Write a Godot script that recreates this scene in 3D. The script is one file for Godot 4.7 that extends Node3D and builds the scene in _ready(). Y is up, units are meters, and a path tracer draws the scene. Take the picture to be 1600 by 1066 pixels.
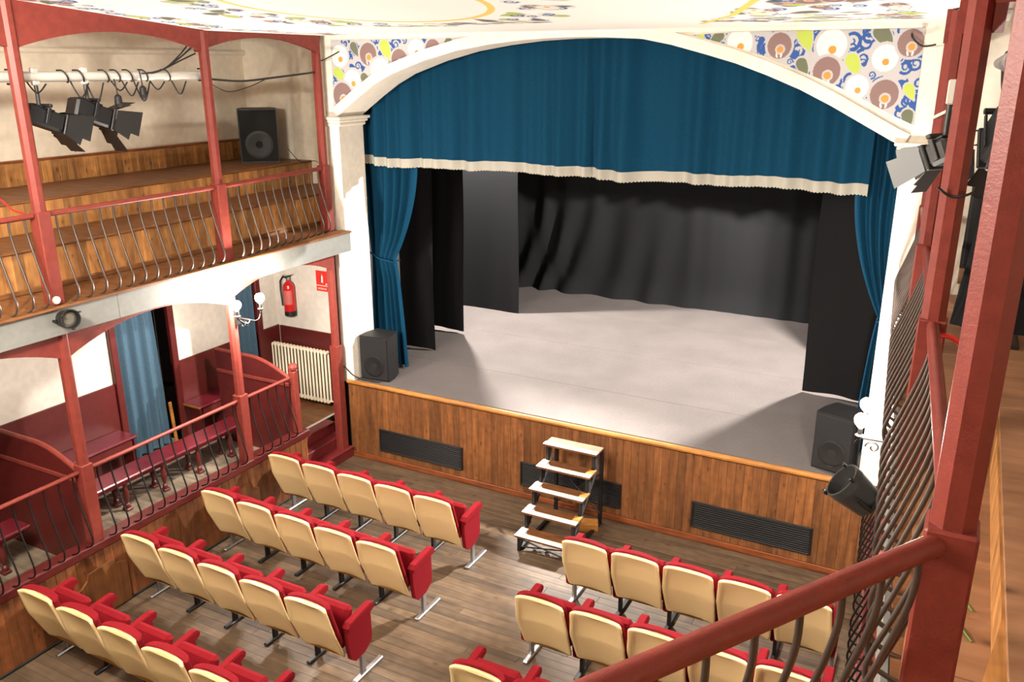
extends Node3D
# A small theatre seen from its upper gallery. x runs along the stage front, -z is upstage, y is up, metres.

const CAM := Vector3(0.0, 5.05, 0.0)
const XL := -6.80          # line of the left gallery posts
const ZS := -8.38          # plane of the stage front and of the proscenium face
const GF := 3.10           # gallery floor
const LF := 0.45           # loge floor
var M := {}
var rng := RandomNumberGenerator.new()
var used := {}

# ------------------------------------------------------------------ mesh building
class MB:
	var v := PackedVector3Array()
	var n := PackedVector3Array()
	var t := PackedVector2Array()
	var uvo := Vector2.ZERO
	var uvs := Vector2.ONE
	var uvz := false
	func tri(a: Vector3, b: Vector3, c: Vector3, na: Vector3, nb: Vector3, nc: Vector3) -> void:
		if (b - a).cross(c - a).dot(na + nb + nc) > 0.0:
			v.append(a); v.append(c); v.append(b)
			n.append(na); n.append(nc); n.append(nb)
			_uv(a); _uv(c); _uv(b)
		else:
			v.append(a); v.append(b); v.append(c)
			n.append(na); n.append(nb); n.append(nc)
			_uv(a); _uv(b); _uv(c)
	func _uv(p: Vector3) -> void:
		t.append(Vector2((p.x - uvo.x) / uvs.x, (p.z - uvo.y) / uvs.y) if uvz else Vector2((p.x - uvo.x) / uvs.x, (uvo.y - p.y) / uvs.y))
	func quad(a: Vector3, b: Vector3, c: Vector3, d: Vector3, nn: Vector3) -> void:
		tri(a, b, c, nn, nn, nn)
		tri(a, c, d, nn, nn, nn)
	# box with chamfered edges
	func box(c: Vector3, s: Vector3, bev := 0.0, bs := Basis.IDENTITY) -> MB:
		var h := s * 0.5
		var k := minf(bev, minf(h.x, minf(h.y, h.z)) * 0.8)
		var dirs := [Vector3.RIGHT, Vector3.UP, Vector3.BACK]
		for ax in 3:
			var a1 := (ax + 1) % 3
			var a2 := (ax + 2) % 3
			for sg in [-1.0, 1.0]:
				var nn: Vector3 = bs * (dirs[ax] * sg)
				var q := []
				for e in [[-1, -1], [1, -1], [1, 1], [-1, 1]]:
					var p := Vector3.ZERO
					p[ax] = h[ax] * sg
					p[a1] = (h[a1] - k) * e[0]
					p[a2] = (h[a2] - k) * e[1]
					q.append(c + bs * p)
				quad(q[0], q[1], q[2], q[3], nn)
		if k > 0.0:
			for ax in 3:
				var a1 := (ax + 1) % 3
				var a2 := (ax + 2) % 3
				for s1 in [-1.0, 1.0]:
					for s2 in [-1.0, 1.0]:
						var q := []
						for e in [[-1, 0], [1, 0], [1, 1], [-1, 1]]:
							var p := Vector3.ZERO
							p[ax] = (h[ax] - k) * e[0]
							p[a1] = (h[a1] - (k if e[1] else 0.0)) * s1
							p[a2] = (h[a2] - (0.0 if e[1] else k)) * s2
							q.append(c + bs * p)
						var nn := Vector3.ZERO
						nn[a1] = s1; nn[a2] = s2
						quad(q[0], q[1], q[2], q[3], bs * nn.normalized())
			for sx in [-1.0, 1.0]:
				for sy in [-1.0, 1.0]:
					for sz in [-1.0, 1.0]:
						var sg := Vector3(sx, sy, sz)
						var nn: Vector3 = bs * sg.normalized()
						tri(c + bs * (sg * (h - Vector3(0, k, k))), c + bs * (sg * (h - Vector3(k, 0, k))), c + bs * (sg * (h - Vector3(k, k, 0))), nn, nn, nn)
		return self
	# rows of points, smooth; wrap closes each row
	func grid(rows: Array, wrap := false, flip := false) -> MB:
		var nr := rows.size()
		var nc: int = rows[0].size()
		var nor := []
		for i in nr:
			var r := PackedVector3Array()
			for j in nc:
				var jm := (j - 1 + nc) % nc if wrap else maxi(j - 1, 0)
				var jp := (j + 1) % nc if wrap else mini(j + 1, nc - 1)
				var du: Vector3 = rows[i][jp] - rows[i][jm]
				var dv: Vector3 = rows[mini(i + 1, nr - 1)][j] - rows[maxi(i - 1, 0)][j]
				var c := du.cross(dv)
				if c.length() < 1e-12:
					c = Vector3.UP
				c = c.normalized()
				r.append(-c if flip else c)
			nor.append(r)
		for i in nr - 1:
			for j in (nc if wrap else nc - 1):
				var k := (j + 1) % nc
				tri(rows[i][j], rows[i][k], rows[i + 1][k], nor[i][j], nor[i][k], nor[i + 1][k])
				tri(rows[i][j], rows[i + 1][k], rows[i + 1][j], nor[i][j], nor[i + 1][k], nor[i + 1][j])
		return self
	func tube(pts: Array, r: float, sides := 6, r_end := -1.0) -> MB:
		var rows := []
		var up := Vector3(0.31, 0.87, 0.38).normalized()
		var last := pts.size() - 1
		var f := Vector3.ZERO
		for i in pts.size():
			var d: Vector3 = (pts[mini(i + 1, last)] - pts[maxi(i - 1, 0)]).normalized()
			if i == 0:
				f = up.cross(d).normalized()
			else:
				f = (f - d * f.dot(d)).normalized()
			var g := d.cross(f)
			var rr: float = r if r_end < 0.0 else lerpf(r, r_end, float(i) / last)
			var row := PackedVector3Array()
			for k in sides:
				var a := TAU * k / sides
				row.append(pts[i] + (f * cos(a) + g * sin(a)) * rr)
			rows.append(row)
		_round(rows)
		_cap(rows[0], (pts[0] - pts[1]).normalized())
		_cap(rows[last], (pts[last] - pts[last - 1]).normalized())
		return self
	func _round(rows: Array) -> void:
		# normals point away from each ring's own centre
		var nor := []
		for i in rows.size():
			var c := Vector3.ZERO
			for p in rows[i]:
				c += p
			c /= rows[i].size()
			var r := PackedVector3Array()
			for p in rows[i]:
				r.append((p - c).normalized() if p.distance_to(c) > 1e-7 else Vector3.UP)
			nor.append(r)
		var nc: int = rows[0].size()
		for i in rows.size() - 1:
			for j in nc:
				var k := (j + 1) % nc
				tri(rows[i][j], rows[i][k], rows[i + 1][k], nor[i][j], nor[i][k], nor[i + 1][k])
				tri(rows[i][j], rows[i + 1][k], rows[i + 1][j], nor[i][j], nor[i + 1][k], nor[i + 1][j])
	func _cap(ring: PackedVector3Array, nn: Vector3) -> void:
		for k in range(1, ring.size() - 1):
			tri(ring[0], ring[k], ring[k + 1], nn, nn, nn)
	# profile of [radius, height] pairs turned round the y axis of bs at c
	func lathe(prof: Array, c: Vector3, bs := Basis.IDENTITY, sides := 14, caps := true) -> MB:
		var rows := []
		for p in prof:
			var row := PackedVector3Array()
			for k in sides:
				var a := TAU * k / sides
				row.append(c + bs * Vector3(cos(a) * p[0], p[1], sin(a) * p[0]))
			rows.append(row)
		for i in prof.size() - 1:
			var dr: float = prof[i + 1][0] - prof[i][0]
			var dy: float = prof[i + 1][1] - prof[i][1]
			var l := maxf(sqrt(dr * dr + dy * dy), 1e-6)
			for j in sides:
				var k := (j + 1) % sides
				var a0 := TAU * j / sides
				var a1 := TAU * k / sides
				var n0: Vector3 = bs * Vector3(cos(a0) * dy / l, -dr / l, sin(a0) * dy / l)
				var n1: Vector3 = bs * Vector3(cos(a1) * dy / l, -dr / l, sin(a1) * dy / l)
				tri(rows[i][j], rows[i][k], rows[i + 1][k], n0, n1, n1)
				tri(rows[i][j], rows[i + 1][k], rows[i + 1][j], n0, n1, n0)
		if caps:
			_cap(rows[0], bs * Vector3.DOWN)
			_cap(rows[rows.size() - 1], bs * Vector3.UP)
		return self
	# polygon in the x-y plane of bs at o, pushed along bs.z by depth
	func prism(poly: PackedVector2Array, o: Vector3, depth: float, bs := Basis.IDENTITY) -> MB:
		var idx := Geometry2D.triangulate_polygon(poly)
		var dz: Vector3 = bs.z * depth
		var p3 := PackedVector3Array()
		for p in poly:
			p3.append(o + bs.x * p.x + bs.y * p.y)
		var sgn := signf(depth)
		for i in range(0, idx.size(), 3):
			var a := p3[idx[i]]
			var b := p3[idx[i + 1]]
			var c := p3[idx[i + 2]]
			tri(a, b, c, -bs.z * sgn, -bs.z * sgn, -bs.z * sgn)
			tri(a + dz, b + dz, c + dz, bs.z * sgn, bs.z * sgn, bs.z * sgn)
		var area := 0.0
		for i in poly.size():
			area += poly[i].cross(poly[(i + 1) % poly.size()])
		for i in poly.size():
			var j := (i + 1) % poly.size()
			var e := poly[j] - poly[i]
			var o2 := Vector2(e.y, -e.x).normalized() * signf(area)
			quad(p3[i], p3[j], p3[j] + dz, p3[i] + dz, bs.x * o2.x + bs.y * o2.y)
		return self
	func mesh() -> ArrayMesh:
		var a := []
		a.resize(Mesh.ARRAY_MAX)
		a[Mesh.ARRAY_VERTEX] = v
		a[Mesh.ARRAY_NORMAL] = n
		a[Mesh.ARRAY_TEX_UV] = t
		var m := ArrayMesh.new()
		m.add_surface_from_arrays(Mesh.PRIMITIVE_TRIANGLES, a)
		return m

func mb() -> MB:
	return MB.new()

func place(mesh: Mesh, called: String, m: Material, parent: Node = null, at := Vector3.ZERO) -> MeshInstance3D:
	var o := MeshInstance3D.new()
	o.name = called
	o.mesh = mesh
	o.material_override = m
	o.position = at
	o.cast_shadow = GeometryInstance3D.SHADOW_CASTING_SETTING_ON
	if parent == null:
		o.name = numbered(called)
		add_child(o)
	else:
		parent.add_child(o, true)
	return o

func obj(b: MB, called: String, m: Material, parent: Node = null) -> MeshInstance3D:
	return place(b.mesh(), called, m, parent)

func numbered(called: String) -> String:
	var base := called
	var k: int = used.get(base, 0)
	used[base] = k + 1
	return base if k == 0 else "%s_%03d" % [base, k]

func tag(o: Node, label: String, category := "", group := "", kind := "") -> Node:
	o.set_meta("label", label)
	if category: o.set_meta("category", category)
	if group: o.set_meta("group", group)
	if kind: o.set_meta("kind", kind)
	return o

func thing(called: String, label: String, category: String, at := Vector3.ZERO, group := "") -> Node3D:
	var o := Node3D.new()
	o.name = numbered(called)
	add_child(o)
	o.position = at
	tag(o, label, category, group)
	return o

func setting(called: String, label: String, at := Vector3.ZERO) -> Node3D:
	var o := Node3D.new()
	o.name = numbered(called)
	add_child(o)
	o.position = at
	o.set_meta("label", label)
	o.set_meta("kind", "structure")
	return o

# ------------------------------------------------------------------ materials
func mat(called: String, c: Color, rough := 0.8, tex: Texture2D = null, scale := 1.0, metal := 0.0) -> StandardMaterial3D:
	var m := StandardMaterial3D.new()
	m.resource_name = called
	m.albedo_color = c
	m.roughness = rough
	m.metallic = metal
	if tex:
		m.albedo_texture = tex
		m.uv1_triplanar = true
		m.uv1_world_triplanar = true
		m.uv1_scale = Vector3.ONE * scale
	M[called] = m
	return m

func noise(sd: int, freq: float, oct := 3) -> FastNoiseLite:
	var f := FastNoiseLite.new()
	f.seed = sd
	f.noise_type = FastNoiseLite.TYPE_SIMPLEX_SMOOTH
	f.frequency = freq
	f.fractal_octaves = oct
	return f

# grain: streaks that run down the picture, with a few knots
func grain(sd: int, across: bool, depth: float, knots: int) -> ImageTexture:
	var s := 512
	var a := noise(sd, 0.02, 3).get_seamless_image(s, 48)
	a.resize(s, s, Image.INTERPOLATE_CUBIC)
	var b := noise(sd + 1, 0.09, 2).get_seamless_image(s, 24)
	b.resize(s, s, Image.INTERPOLATE_CUBIC)
	var c := noise(sd + 2, 0.012, 2).get_seamless_image(s, s)
	var r := RandomNumberGenerator.new()
	r.seed = sd
	var ks := []
	for k in knots:
		ks.append(Vector3(r.randf() * s, r.randf() * s, r.randf_range(4, 9)))
	var im := Image.create(s, s, false, Image.FORMAT_RGB8)
	for y in s:
		for x in s:
			var g := 1.0 - depth * (0.55 * a.get_pixel(x, y).r + 0.3 * b.get_pixel(x, y).r + 0.35 * c.get_pixel(x, y).r)
			for k in ks:
				var dx: float = (x - k.x) / k.z
				var dy: float = (y - k.y) / (k.z * 1.9)
				var q := dx * dx + dy * dy
				if q < 4.0:
					g *= 1.0 - 0.38 * exp(-q * 1.6)
			g = clampf(g, 0.0, 1.0)
			var col := Color(g, g * lerpf(1.0, g, 0.12), g * lerpf(1.0, g, 0.24))
			if across: im.set_pixel(y, x, col)
			else: im.set_pixel(x, y, col)
	return ImageTexture.create_from_image(im)

func mottle(sd: int, f1: float, f2: float, lo: float) -> ImageTexture:
	var s := 512
	var a := noise(sd, f1, 4).get_seamless_image(s, s)
	var b := noise(sd + 7, f2, 2).get_seamless_image(s, s)
	var im := Image.create(s, s, false, Image.FORMAT_RGB8)
	for y in s:
		for x in s:
			var g := lerpf(lo, 1.0, 0.6 * a.get_pixel(x, y).r + 0.4 * b.get_pixel(x, y).r)
			im.set_pixel(x, y, Color(g, g, g))
	return ImageTexture.create_from_image(im)

func make_materials() -> void:
	var gv := grain(11, false, 0.42, 9)
	var gh := grain(23, true, 0.4, 4)
	var gh2 := grain(37, true, 0.4, 4)
	var pl := mottle(3, 0.006, 0.04, 0.86)
	var dirt := mottle(9, 0.006, 0.10, 0.86)
	var cloth := mottle(15, 0.03, 0.25, 0.8)
	var paint := mottle(27, 0.012, 0.2, 0.8)
	for i in 4:   # boards of the stage front, tiers and parapet in four tones
		var k: float = [0.95, 1.08, 0.85, 1.0][i]
		mat("pine%d" % i, Color(0.595 * k, 0.39 * k, 0.22 * k), 0.5, gv, 1.25)
		mat("tier%d" % i, Color(0.84 * k, 0.60 * k, 0.34 * k), 0.55, gv, 1.1)
		mat("para%d" % i, Color(0.60 * k, 0.37 * k, 0.21 * k), 0.5, gv, 1.3)
		var q: float = [1.0, 1.1, 0.9, 0.97][i]
		mat("plank%d" % i, Color(0.435 * q, 0.36 * q, 0.28 * q), 0.55, gh, 0.9)
		M["pine%d" % i].uv1_offset = Vector3(0.23 * i, 0.31 * i, 0.17 * i)
		M["plank%d" % i].uv1_offset = Vector3(0.37 * i, 0.0, 0.21 * i)
	mat("trimwood", Color(0.80, 0.55, 0.27), 0.4, gh2, 0.8)
	mat("basewood", Color(0.62, 0.33, 0.15), 0.45, gh2, 0.9)
	mat("plywood", Color(0.68, 0.50, 0.365), 0.6, grain(51, true, 0.3, 7), 0.42)
	mat("treadwood", Color(0.60, 0.40, 0.23), 0.55, gh2, 0.9)
	mat("panelwood", Color(0.56, 0.36, 0.20), 0.5, gv, 0.8)
	mat("stepwood", Color(0.52, 0.33, 0.18), 0.5, gh2, 1.3)
	mat("red", Color(0.51, 0.215, 0.18), 0.46, paint, 1.6)
	M.red.metallic_specular = 0.38
	M.red.heightmap_enabled = true
	M.red.heightmap_texture = mottle(61, 0.05, 0.16, 0.0)
	M.red.heightmap_scale = 0.12
	mat("darkred", Color(0.36, 0.115, 0.105), 0.4, paint, 1.4)
	mat("benchred", Color(0.38, 0.09, 0.13), 0.33)
	mat("stepred", Color(0.48, 0.15, 0.16), 0.5, paint, 1.5)
	mat("white", Color(0.93, 0.90, 0.84), 0.7, pl, 0.5)
	mat("ceil", Color(0.94, 0.92, 0.89), 0.85)
	mat("wallbeige", Color(0.94, 0.89, 0.81), 0.85, pl, 0.4)
	mat("panelwhite", Color(0.88, 0.85, 0.80), 0.6, pl, 0.4)
	mat("fascia", Color(0.50, 0.505, 0.49), 0.55, pl, 0.6)
	mat("stagefloor", Color(0.375, 0.345, 0.335), 0.75, dirt, 0.35)
	mat("logefloor", Color(0.62, 0.57, 0.50), 0.6, gh, 0.8)
	for e in [["velvet", Color(0.065, 0.235, 0.335)], ["dooreblue", Color(0.30, 0.40, 0.47)]]:
		var m := mat(e[0], e[1], 0.75, cloth, 2.0)
		m.rim_enabled = true
		m.rim = 0.22
		m.rim_tint = 0.8
		m.metallic_specular = 0.12
		m.cull_mode = BaseMaterial3D.CULL_DISABLED
	var bk := mat("blackcloth", Color(0.14, 0.14, 0.145), 0.9, cloth, 2.5)
	bk.metallic_specular = 0.12
	bk.cull_mode = BaseMaterial3D.CULL_DISABLED
	mat("fringe", Color(0.60, 0.59, 0.55), 0.85).cull_mode = BaseMaterial3D.CULL_DISABLED
	mat("seatred", Color(0.49, 0.075, 0.11), 0.8, cloth, 3.0)
	M.seatred.rim_enabled = true
	M.seatred.rim = 0.35
	M.seatred.rim_tint = 0.8
	M.seatred.metallic_specular = 0.2
	M.stagefloor.metallic_specular = 0.3
	mat("cream", Color(0.90, 0.79, 0.58), 0.42)
	mat("iron", Color(0.10, 0.09, 0.09), 0.4, null, 1.0, 0.4)
	mat("bar", Color(0.33, 0.29, 0.27), 0.33, null, 1.0, 0.55)
	mat("bright", Color(0.42, 0.41, 0.40), 0.3, null, 1.0, 0.8)
	mat("steel", Color(0.62, 0.62, 0.63), 0.35, null, 1.0, 0.85)
	mat("black", Color(0.055, 0.055, 0.06), 0.55)
	mat("blackmetal", Color(0.09, 0.09, 0.095), 0.45, null, 1.0, 0.2)
	mat("greymetal", Color(0.26, 0.26, 0.26), 0.42, null, 1.0, 0.4)
	mat("grillecloth", Color(0.07, 0.07, 0.075), 0.9)
	mat("cable", Color(0.07, 0.065, 0.065), 0.6)
	mat("radiator", Color(0.90, 0.86, 0.76), 0.4)
	mat("extred", Color(0.72, 0.09, 0.10), 0.3)
	mat("signred", Color(0.85, 0.17, 0.12), 0.5)
	mat("signwhite", Color(0.93, 0.90, 0.84), 0.5)
	mat("tapered", Color(0.90, 0.16, 0.12), 0.6)
	mat("tapewhite", Color(0.88, 0.87, 0.83), 0.6)
	mat("alu", Color(0.82, 0.81, 0.78), 0.35, null, 1.0, 0.3)
	mat("stagewall", Color(0.24, 0.235, 0.235), 0.85)
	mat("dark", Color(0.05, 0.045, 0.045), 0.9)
	mat("brass", Color(0.75, 0.58, 0.25), 0.35, null, 1.0, 0.8)
	mat("lens", Color(0.40, 0.38, 0.34), 0.15, null, 1.0, 0.2)
	var bulb := mat("bulb", Color(1.0, 0.93, 0.8), 0.4)
	bulb.emission_enabled = true
	bulb.emission = Color(1.0, 0.88, 0.70)
	bulb.emission_energy_multiplier = 30.0

# ------------------------------------------------------------------ painted decoration
const PAL := {"w": Color(0.90, 0.88, 0.83), "m": Color(0.50, 0.40, 0.39), "lg": Color(0.66, 0.73, 0.30), "dg": Color(0.38, 0.40, 0.32), "or": Color(0.88, 0.54, 0.24), "bl": Color(0.14, 0.30, 0.56), "gr": Color(0.69, 0.68, 0.69), "ye": Color(0.90, 0.79, 0.42)}

func dab(im: Image, c: Vector2, r: Vector2, rot: float, col: Color) -> void:
	var big := int(ceil(maxf(r.x, r.y))) + 1
	for y in range(maxi(0, int(c.y) - big), mini(im.get_height(), int(c.y) + big + 1)):
		for x in range(maxi(0, int(c.x) - big), mini(im.get_width(), int(c.x) + big + 1)):
			var d := (Vector2(x, y) - c).rotated(-rot)
			if (d.x / r.x) ** 2 + (d.y / r.y) ** 2 <= 1.0:
				im.set_pixel(x, y, col)

func leaf(im: Image, c: Vector2, r: float, rot: float, col: Color) -> void:
	for k in 9:
		var f := k / 8.0
		dab(im, c + Vector2.from_angle(rot) * r * (f * 1.9 - 0.5), Vector2.ONE * r * maxf(0.12, 0.75 * (1.0 - f * f)), 0.0, col)

func curl(im: Image, c: Vector2, r: float, rot: float, col: Color) -> void:
	for k in 46:
		var f := k / 45.0
		dab(im, c + Vector2.from_angle(rot + f * 8.5) * r * (0.2 + 0.8 * f), Vector2.ONE * r * (0.07 + 0.15 * f), 0.0, col)

func flower(im: Image, c: Vector2, r: float, k: String, tilt: float) -> void:
	if k == "lg" or k == "dg":
		leaf(im, c, r * 1.22, tilt, PAL.gr)
		leaf(im, c, r, tilt, PAL[k])
		return
	dab(im, c, Vector2(r * 1.22, r * 1.28), 0.0, PAL.gr)
	dab(im, c, Vector2(r, r * 1.05), 0.0, PAL[k])
	var q := c + Vector2(r * 0.08, r * 0.3)
	if k == "m": dab(im, q, Vector2.ONE * r * 0.42, 0.0, PAL.gr)
	dab(im, q, Vector2.ONE * r * 0.27, 0.0, PAL.or)
	if k == "m":
		for s in [-0.25, 0.12]:
			dab(im, q + Vector2(s * r, r * 0.5), Vector2(r * 0.07, r * 0.2), s, PAL.w)

# a spandrel: pale ground with blue scrolls, then flowers and leaves [x, y, radius, kind] in metres
func spandrel(x0: float, y1: float, w: float, h: float, blooms: Array, sd: int) -> ImageTexture:
	var ppm := 210.0
	var im := Image.create(int(w * ppm), int(h * ppm), false, Image.FORMAT_RGB8)
	im.fill(Color(0.69, 0.68, 0.69))
	var r := RandomNumberGenerator.new()
	r.seed = sd
	for k in 190:
		var p := Vector2(r.randf() * im.get_width(), r.randf() * im.get_height())
		var q := r.randf()
		if q < 0.55: curl(im, p, r.randf_range(9, 17), r.randf() * TAU, PAL.bl)
		elif q < 0.8: leaf(im, p, r.randf_range(5, 9), r.randf() * TAU, PAL.bl)
		else: curl(im, p, r.randf_range(5, 8), r.randf() * TAU, PAL.bl)
	for b in blooms:
		flower(im, Vector2((b[0] - x0) * ppm, (y1 - b[1]) * ppm), b[2] * ppm * 1.06, b[3], r.randf_range(0.6, 2.4) if b[3].length() == 2 else 0.0)
	return ImageTexture.create_from_image(im)

func ceiling_paint(x0: float, z0: float, w: float, d: float) -> ImageTexture:
	var ppm := 150.0
	var im := Image.create(int(w * ppm), int(d * ppm), false, Image.FORMAT_RGB8)
	im.fill(Color(0.95, 0.94, 0.915))
	var r := RandomNumberGenerator.new()
	r.seed = 41
	var c := Vector2(-4.1, -5.29)
	var spots := []
	for k in 170:
		spots.append(c + Vector2.from_angle(r.randf() * TAU) * r.randf_range(1.15, 1.62))
	var tri := PackedVector2Array([Vector2(-1.30, -5.7), Vector2(-2.2, -7.6), Vector2(-0.47, -7.6), Vector2(-0.47, -5.7)])
	for k in 150:
		var p := Vector2(r.randf_range(-2.2, -0.5), r.randf_range(-7.6, -5.7))
		if Geometry2D.is_point_in_polygon(p, tri): spots.append(p)
	for k in 90:
		spots.append(Vector2(r.randf_range(-6.7, -6.35), r.randf_range(-8.2, -3.2)))
	for p in spots:
		dab(im, Vector2(p.x - x0, p.y - z0) * ppm, Vector2.ONE * r.randf_range(9, 15), 0.0, Color(0.86, 0.86, 0.86))
	for p in spots:
		var q: Vector2 = Vector2(p.x - x0, p.y - z0) * ppm
		var k: String = ["m", "bl", "w", "lg", "bl", "dg", "bl"][r.randi() % 7]
		if k == "bl": curl(im, q, r.randf_range(6, 11), r.randf() * TAU, PAL.bl)
		else: flower(im, q, r.randf_range(7, 13), k, r.randf() * TAU)
	for k in 720:
		var a := TAU * k / 720.0
		dab(im, (c + Vector2.from_angle(a) * 1.0 - Vector2(x0, z0)) * ppm, Vector2.ONE * 4.2, 0.0, PAL.ye)
	for k in 200:
		dab(im, (Vector2(-1.30, -5.7).lerp(Vector2(-2.2, -7.6), k / 199.0) - Vector2(x0, z0)) * ppm, Vector2.ONE * 4.2, 0.0, PAL.ye)
	return ImageTexture.create_from_image(im)

# ------------------------------------------------------------------ the setting
func ceil_y(z: float) -> float:
	return 5.385 + clampf(z + 6.4, 0.0, 4.5) * 0.085

func xr(z: float) -> float:   # line of the right gallery posts
	return 0.09 + (z + 2.27) * 0.0673

const UPB := Basis(Vector3.RIGHT, Vector3.FORWARD, Vector3.UP)           # prism pushed upwards, polygon in (x, -z)
const SIDEB := Basis(Vector3.FORWARD, Vector3.UP, Vector3.RIGHT)         # prism pushed to +x, polygon in (-z, y)

func boards_x(parent: Node, x0: float, x1: float, y0: float, y1: float, z: float, w: float, kind: String) -> void:
	var n := int(round((x1 - x0) / w))
	var ww := (x1 - x0) / n
	var ms := mb().box(Vector3.ZERO, Vector3(ww - 0.0014, y1 - y0, 0.02), 0.0025).mesh()
	for i in n:
		place(ms, "board", M[kind + str(rng.randi() % 4)], parent, Vector3(x0 + (i + 0.5) * ww, (y0 + y1) / 2, z))

func boards_z(parent: Node, z0: float, z1: float, y0: float, y1: float, x: float, w: float, kind: String) -> void:
	var n := int(round(absf(z1 - z0) / w))
	var ww := (z1 - z0) / n
	var ms := mb().box(Vector3.ZERO, Vector3(0.02, y1 - y0, absf(ww) - 0.0014), 0.0025).mesh()
	for i in n:
		place(ms, "board", M[kind + str(rng.randi() % 4)], parent, Vector3(x, (y0 + y1) / 2, z0 + (i + 0.5) * ww))

func build_floor() -> void:
	var f := setting("floor", "worn grey-brown plank floor of the auditorium")
	obj(mb().box(Vector3(-3.3, -0.06, -3.0), Vector3(15.0, 0.08, 11.5)), "subfloor", M.dark, f)
	# planks run along the stage front; the ones in view are laid one by one
	var z := -8.36
	var w := 0.098
	var row := 0
	while z < -2.9:
		var x := -6.88 - rng.randf() * 1.6
		while x < 0.2:
			var l: float = [1.5, 2.0, 2.6][rng.randi() % 3]
			var a := maxf(x, -6.88)
			var b := minf(x + l, 0.2)
			if b - a > 0.08:
				place(mb().box(Vector3.ZERO, Vector3(b - a - 0.002, 0.02, w - 0.002), 0.0015).mesh(), "plank", M["plank%d" % (rng.randi() % 4)], f, Vector3((a + b) / 2, -0.01, z + w / 2))
			x += l
		z += w
		row += 1
	obj(mb().box(Vector3(-3.34, -0.011, -0.5), Vector3(7.08, 0.02, 4.8)), "rear_boarding", M.plank0, f)

func build_stage() -> void:
	var s := thing("stage", "timber-boarded stage platform with grey floor covering and three black vents", "stage")
	boards_x(s, -6.90, -0.12, 0.07, 1.045, ZS - 0.01, 0.09, "pine")
	obj(mb().box(Vector3(-3.5, 0.55, ZS - 0.05), Vector3(6.9, 1.05, 0.05)), "backing", M.dark, s)
	obj(mb().box(Vector3(-3.51, 0.035, ZS + 0.008), Vector3(6.78, 0.07, 0.022), 0.004), "baseboard", M.basewood, s)
	obj(mb().box(Vector3(-3.51, 1.072, ZS + 0.005), Vector3(6.80, 0.054, 0.07), 0.018), "edge_moulding", M.trimwood, s)
	obj(mb().box(Vector3(-3.5, 0.98, -8.99), Vector3(6.9, 0.2, 1.06)), "deck", M.treadwood, s)
	obj(mb().box(Vector3(-3.9, 0.98, -11.92), Vector3(11.4, 0.2, 4.78)), "deck", M.treadwood, s)
	# floor covering in four long strips whose seams show
	var zz := ZS - 0.035
	for w in [1.13, 1.55, 1.55, 1.65]:
		obj(mb().box(Vector3(-3.55 if w < 1.2 else -3.9, 1.092, zz - w / 2), Vector3(6.8 if w < 1.2 else 11.4, 0.016, w - 0.004), 0.003), "floor_covering", M.stagefloor, s)
		zz -= w
	for g in [[-6.42, -5.14], [-4.32, -3.02], [-2.19, -0.91]]:
		var v := obj(mb().box(Vector3((g[0] + g[1]) / 2, 0.325, ZS + 0.004), Vector3(g[1] - g[0], 0.31, 0.012), 0.002), "vent", M.black, s)
		for k in 11:
			obj(mb().box(Vector3((g[0] + g[1]) / 2, 0.2 + k * 0.0255, ZS + 0.013), Vector3(g[1] - g[0] - 0.05, 0.011, 0.008), 0.003), "louvre", M.blackmetal, v)
		for e in [[0.0, 0.148, g[1] - g[0], 0.018], [0.0, -0.148, g[1] - g[0], 0.018], [(g[1] - g[0]) / 2 - 0.01, 0.0, 0.02, 0.31], [-(g[1] - g[0]) / 2 + 0.01, 0.0, 0.02, 0.31]]:
			obj(mb().box(Vector3((g[0] + g[1]) / 2 + e[0], 0.325 + e[1], ZS + 0.014), Vector3(e[2], e[3], 0.016), 0.004), "vent_frame", M.black, v)
	# stage house: dark walls and grid
	var h := setting("wall_stage", "black walls and ceiling of the stage house")
	obj(mb().box(Vector3(-3.9, 3.5, -14.45), Vector3(12.6, 7.4, 0.2)), "rear_wall", M.stagewall, h)
	obj(mb().box(Vector3(-9.8, 3.5, -11.7), Vector3(0.2, 7.4, 5.7)), "side_wall", M.stagewall, h)
	obj(mb().box(Vector3(2.0, 3.5, -11.7), Vector3(0.2, 7.4, 5.7)), "side_wall", M.stagewall, h)
	obj(mb().box(Vector3(-3.9, 7.2, -11.6), Vector3(12.6, 0.2, 5.9)), "grid_ceiling", M.stagewall, h)
	obj(mb().box(Vector3(-3.9, 6.35, ZS - 0.35), Vector3(12.6, 1.9, 0.2)), "upper_wall", M.stagewall, h)
	obj(mb().box(Vector3(-8.4, 3.5, -9.56), Vector3(3.0, 7.4, 0.2)), "left_front_wall", M.stagewall, h)
	obj(mb().box(Vector3(-7.02, 3.3, -9.2), Vector3(0.04, 5.8, 0.6)), "left_return_wall", M.stagewall, h)
	obj(mb().box(Vector3(1.05, 3.1, -8.98), Vector3(2.3, 5.8, 0.2)), "right_front_wall", M.stagewall, h)

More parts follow.
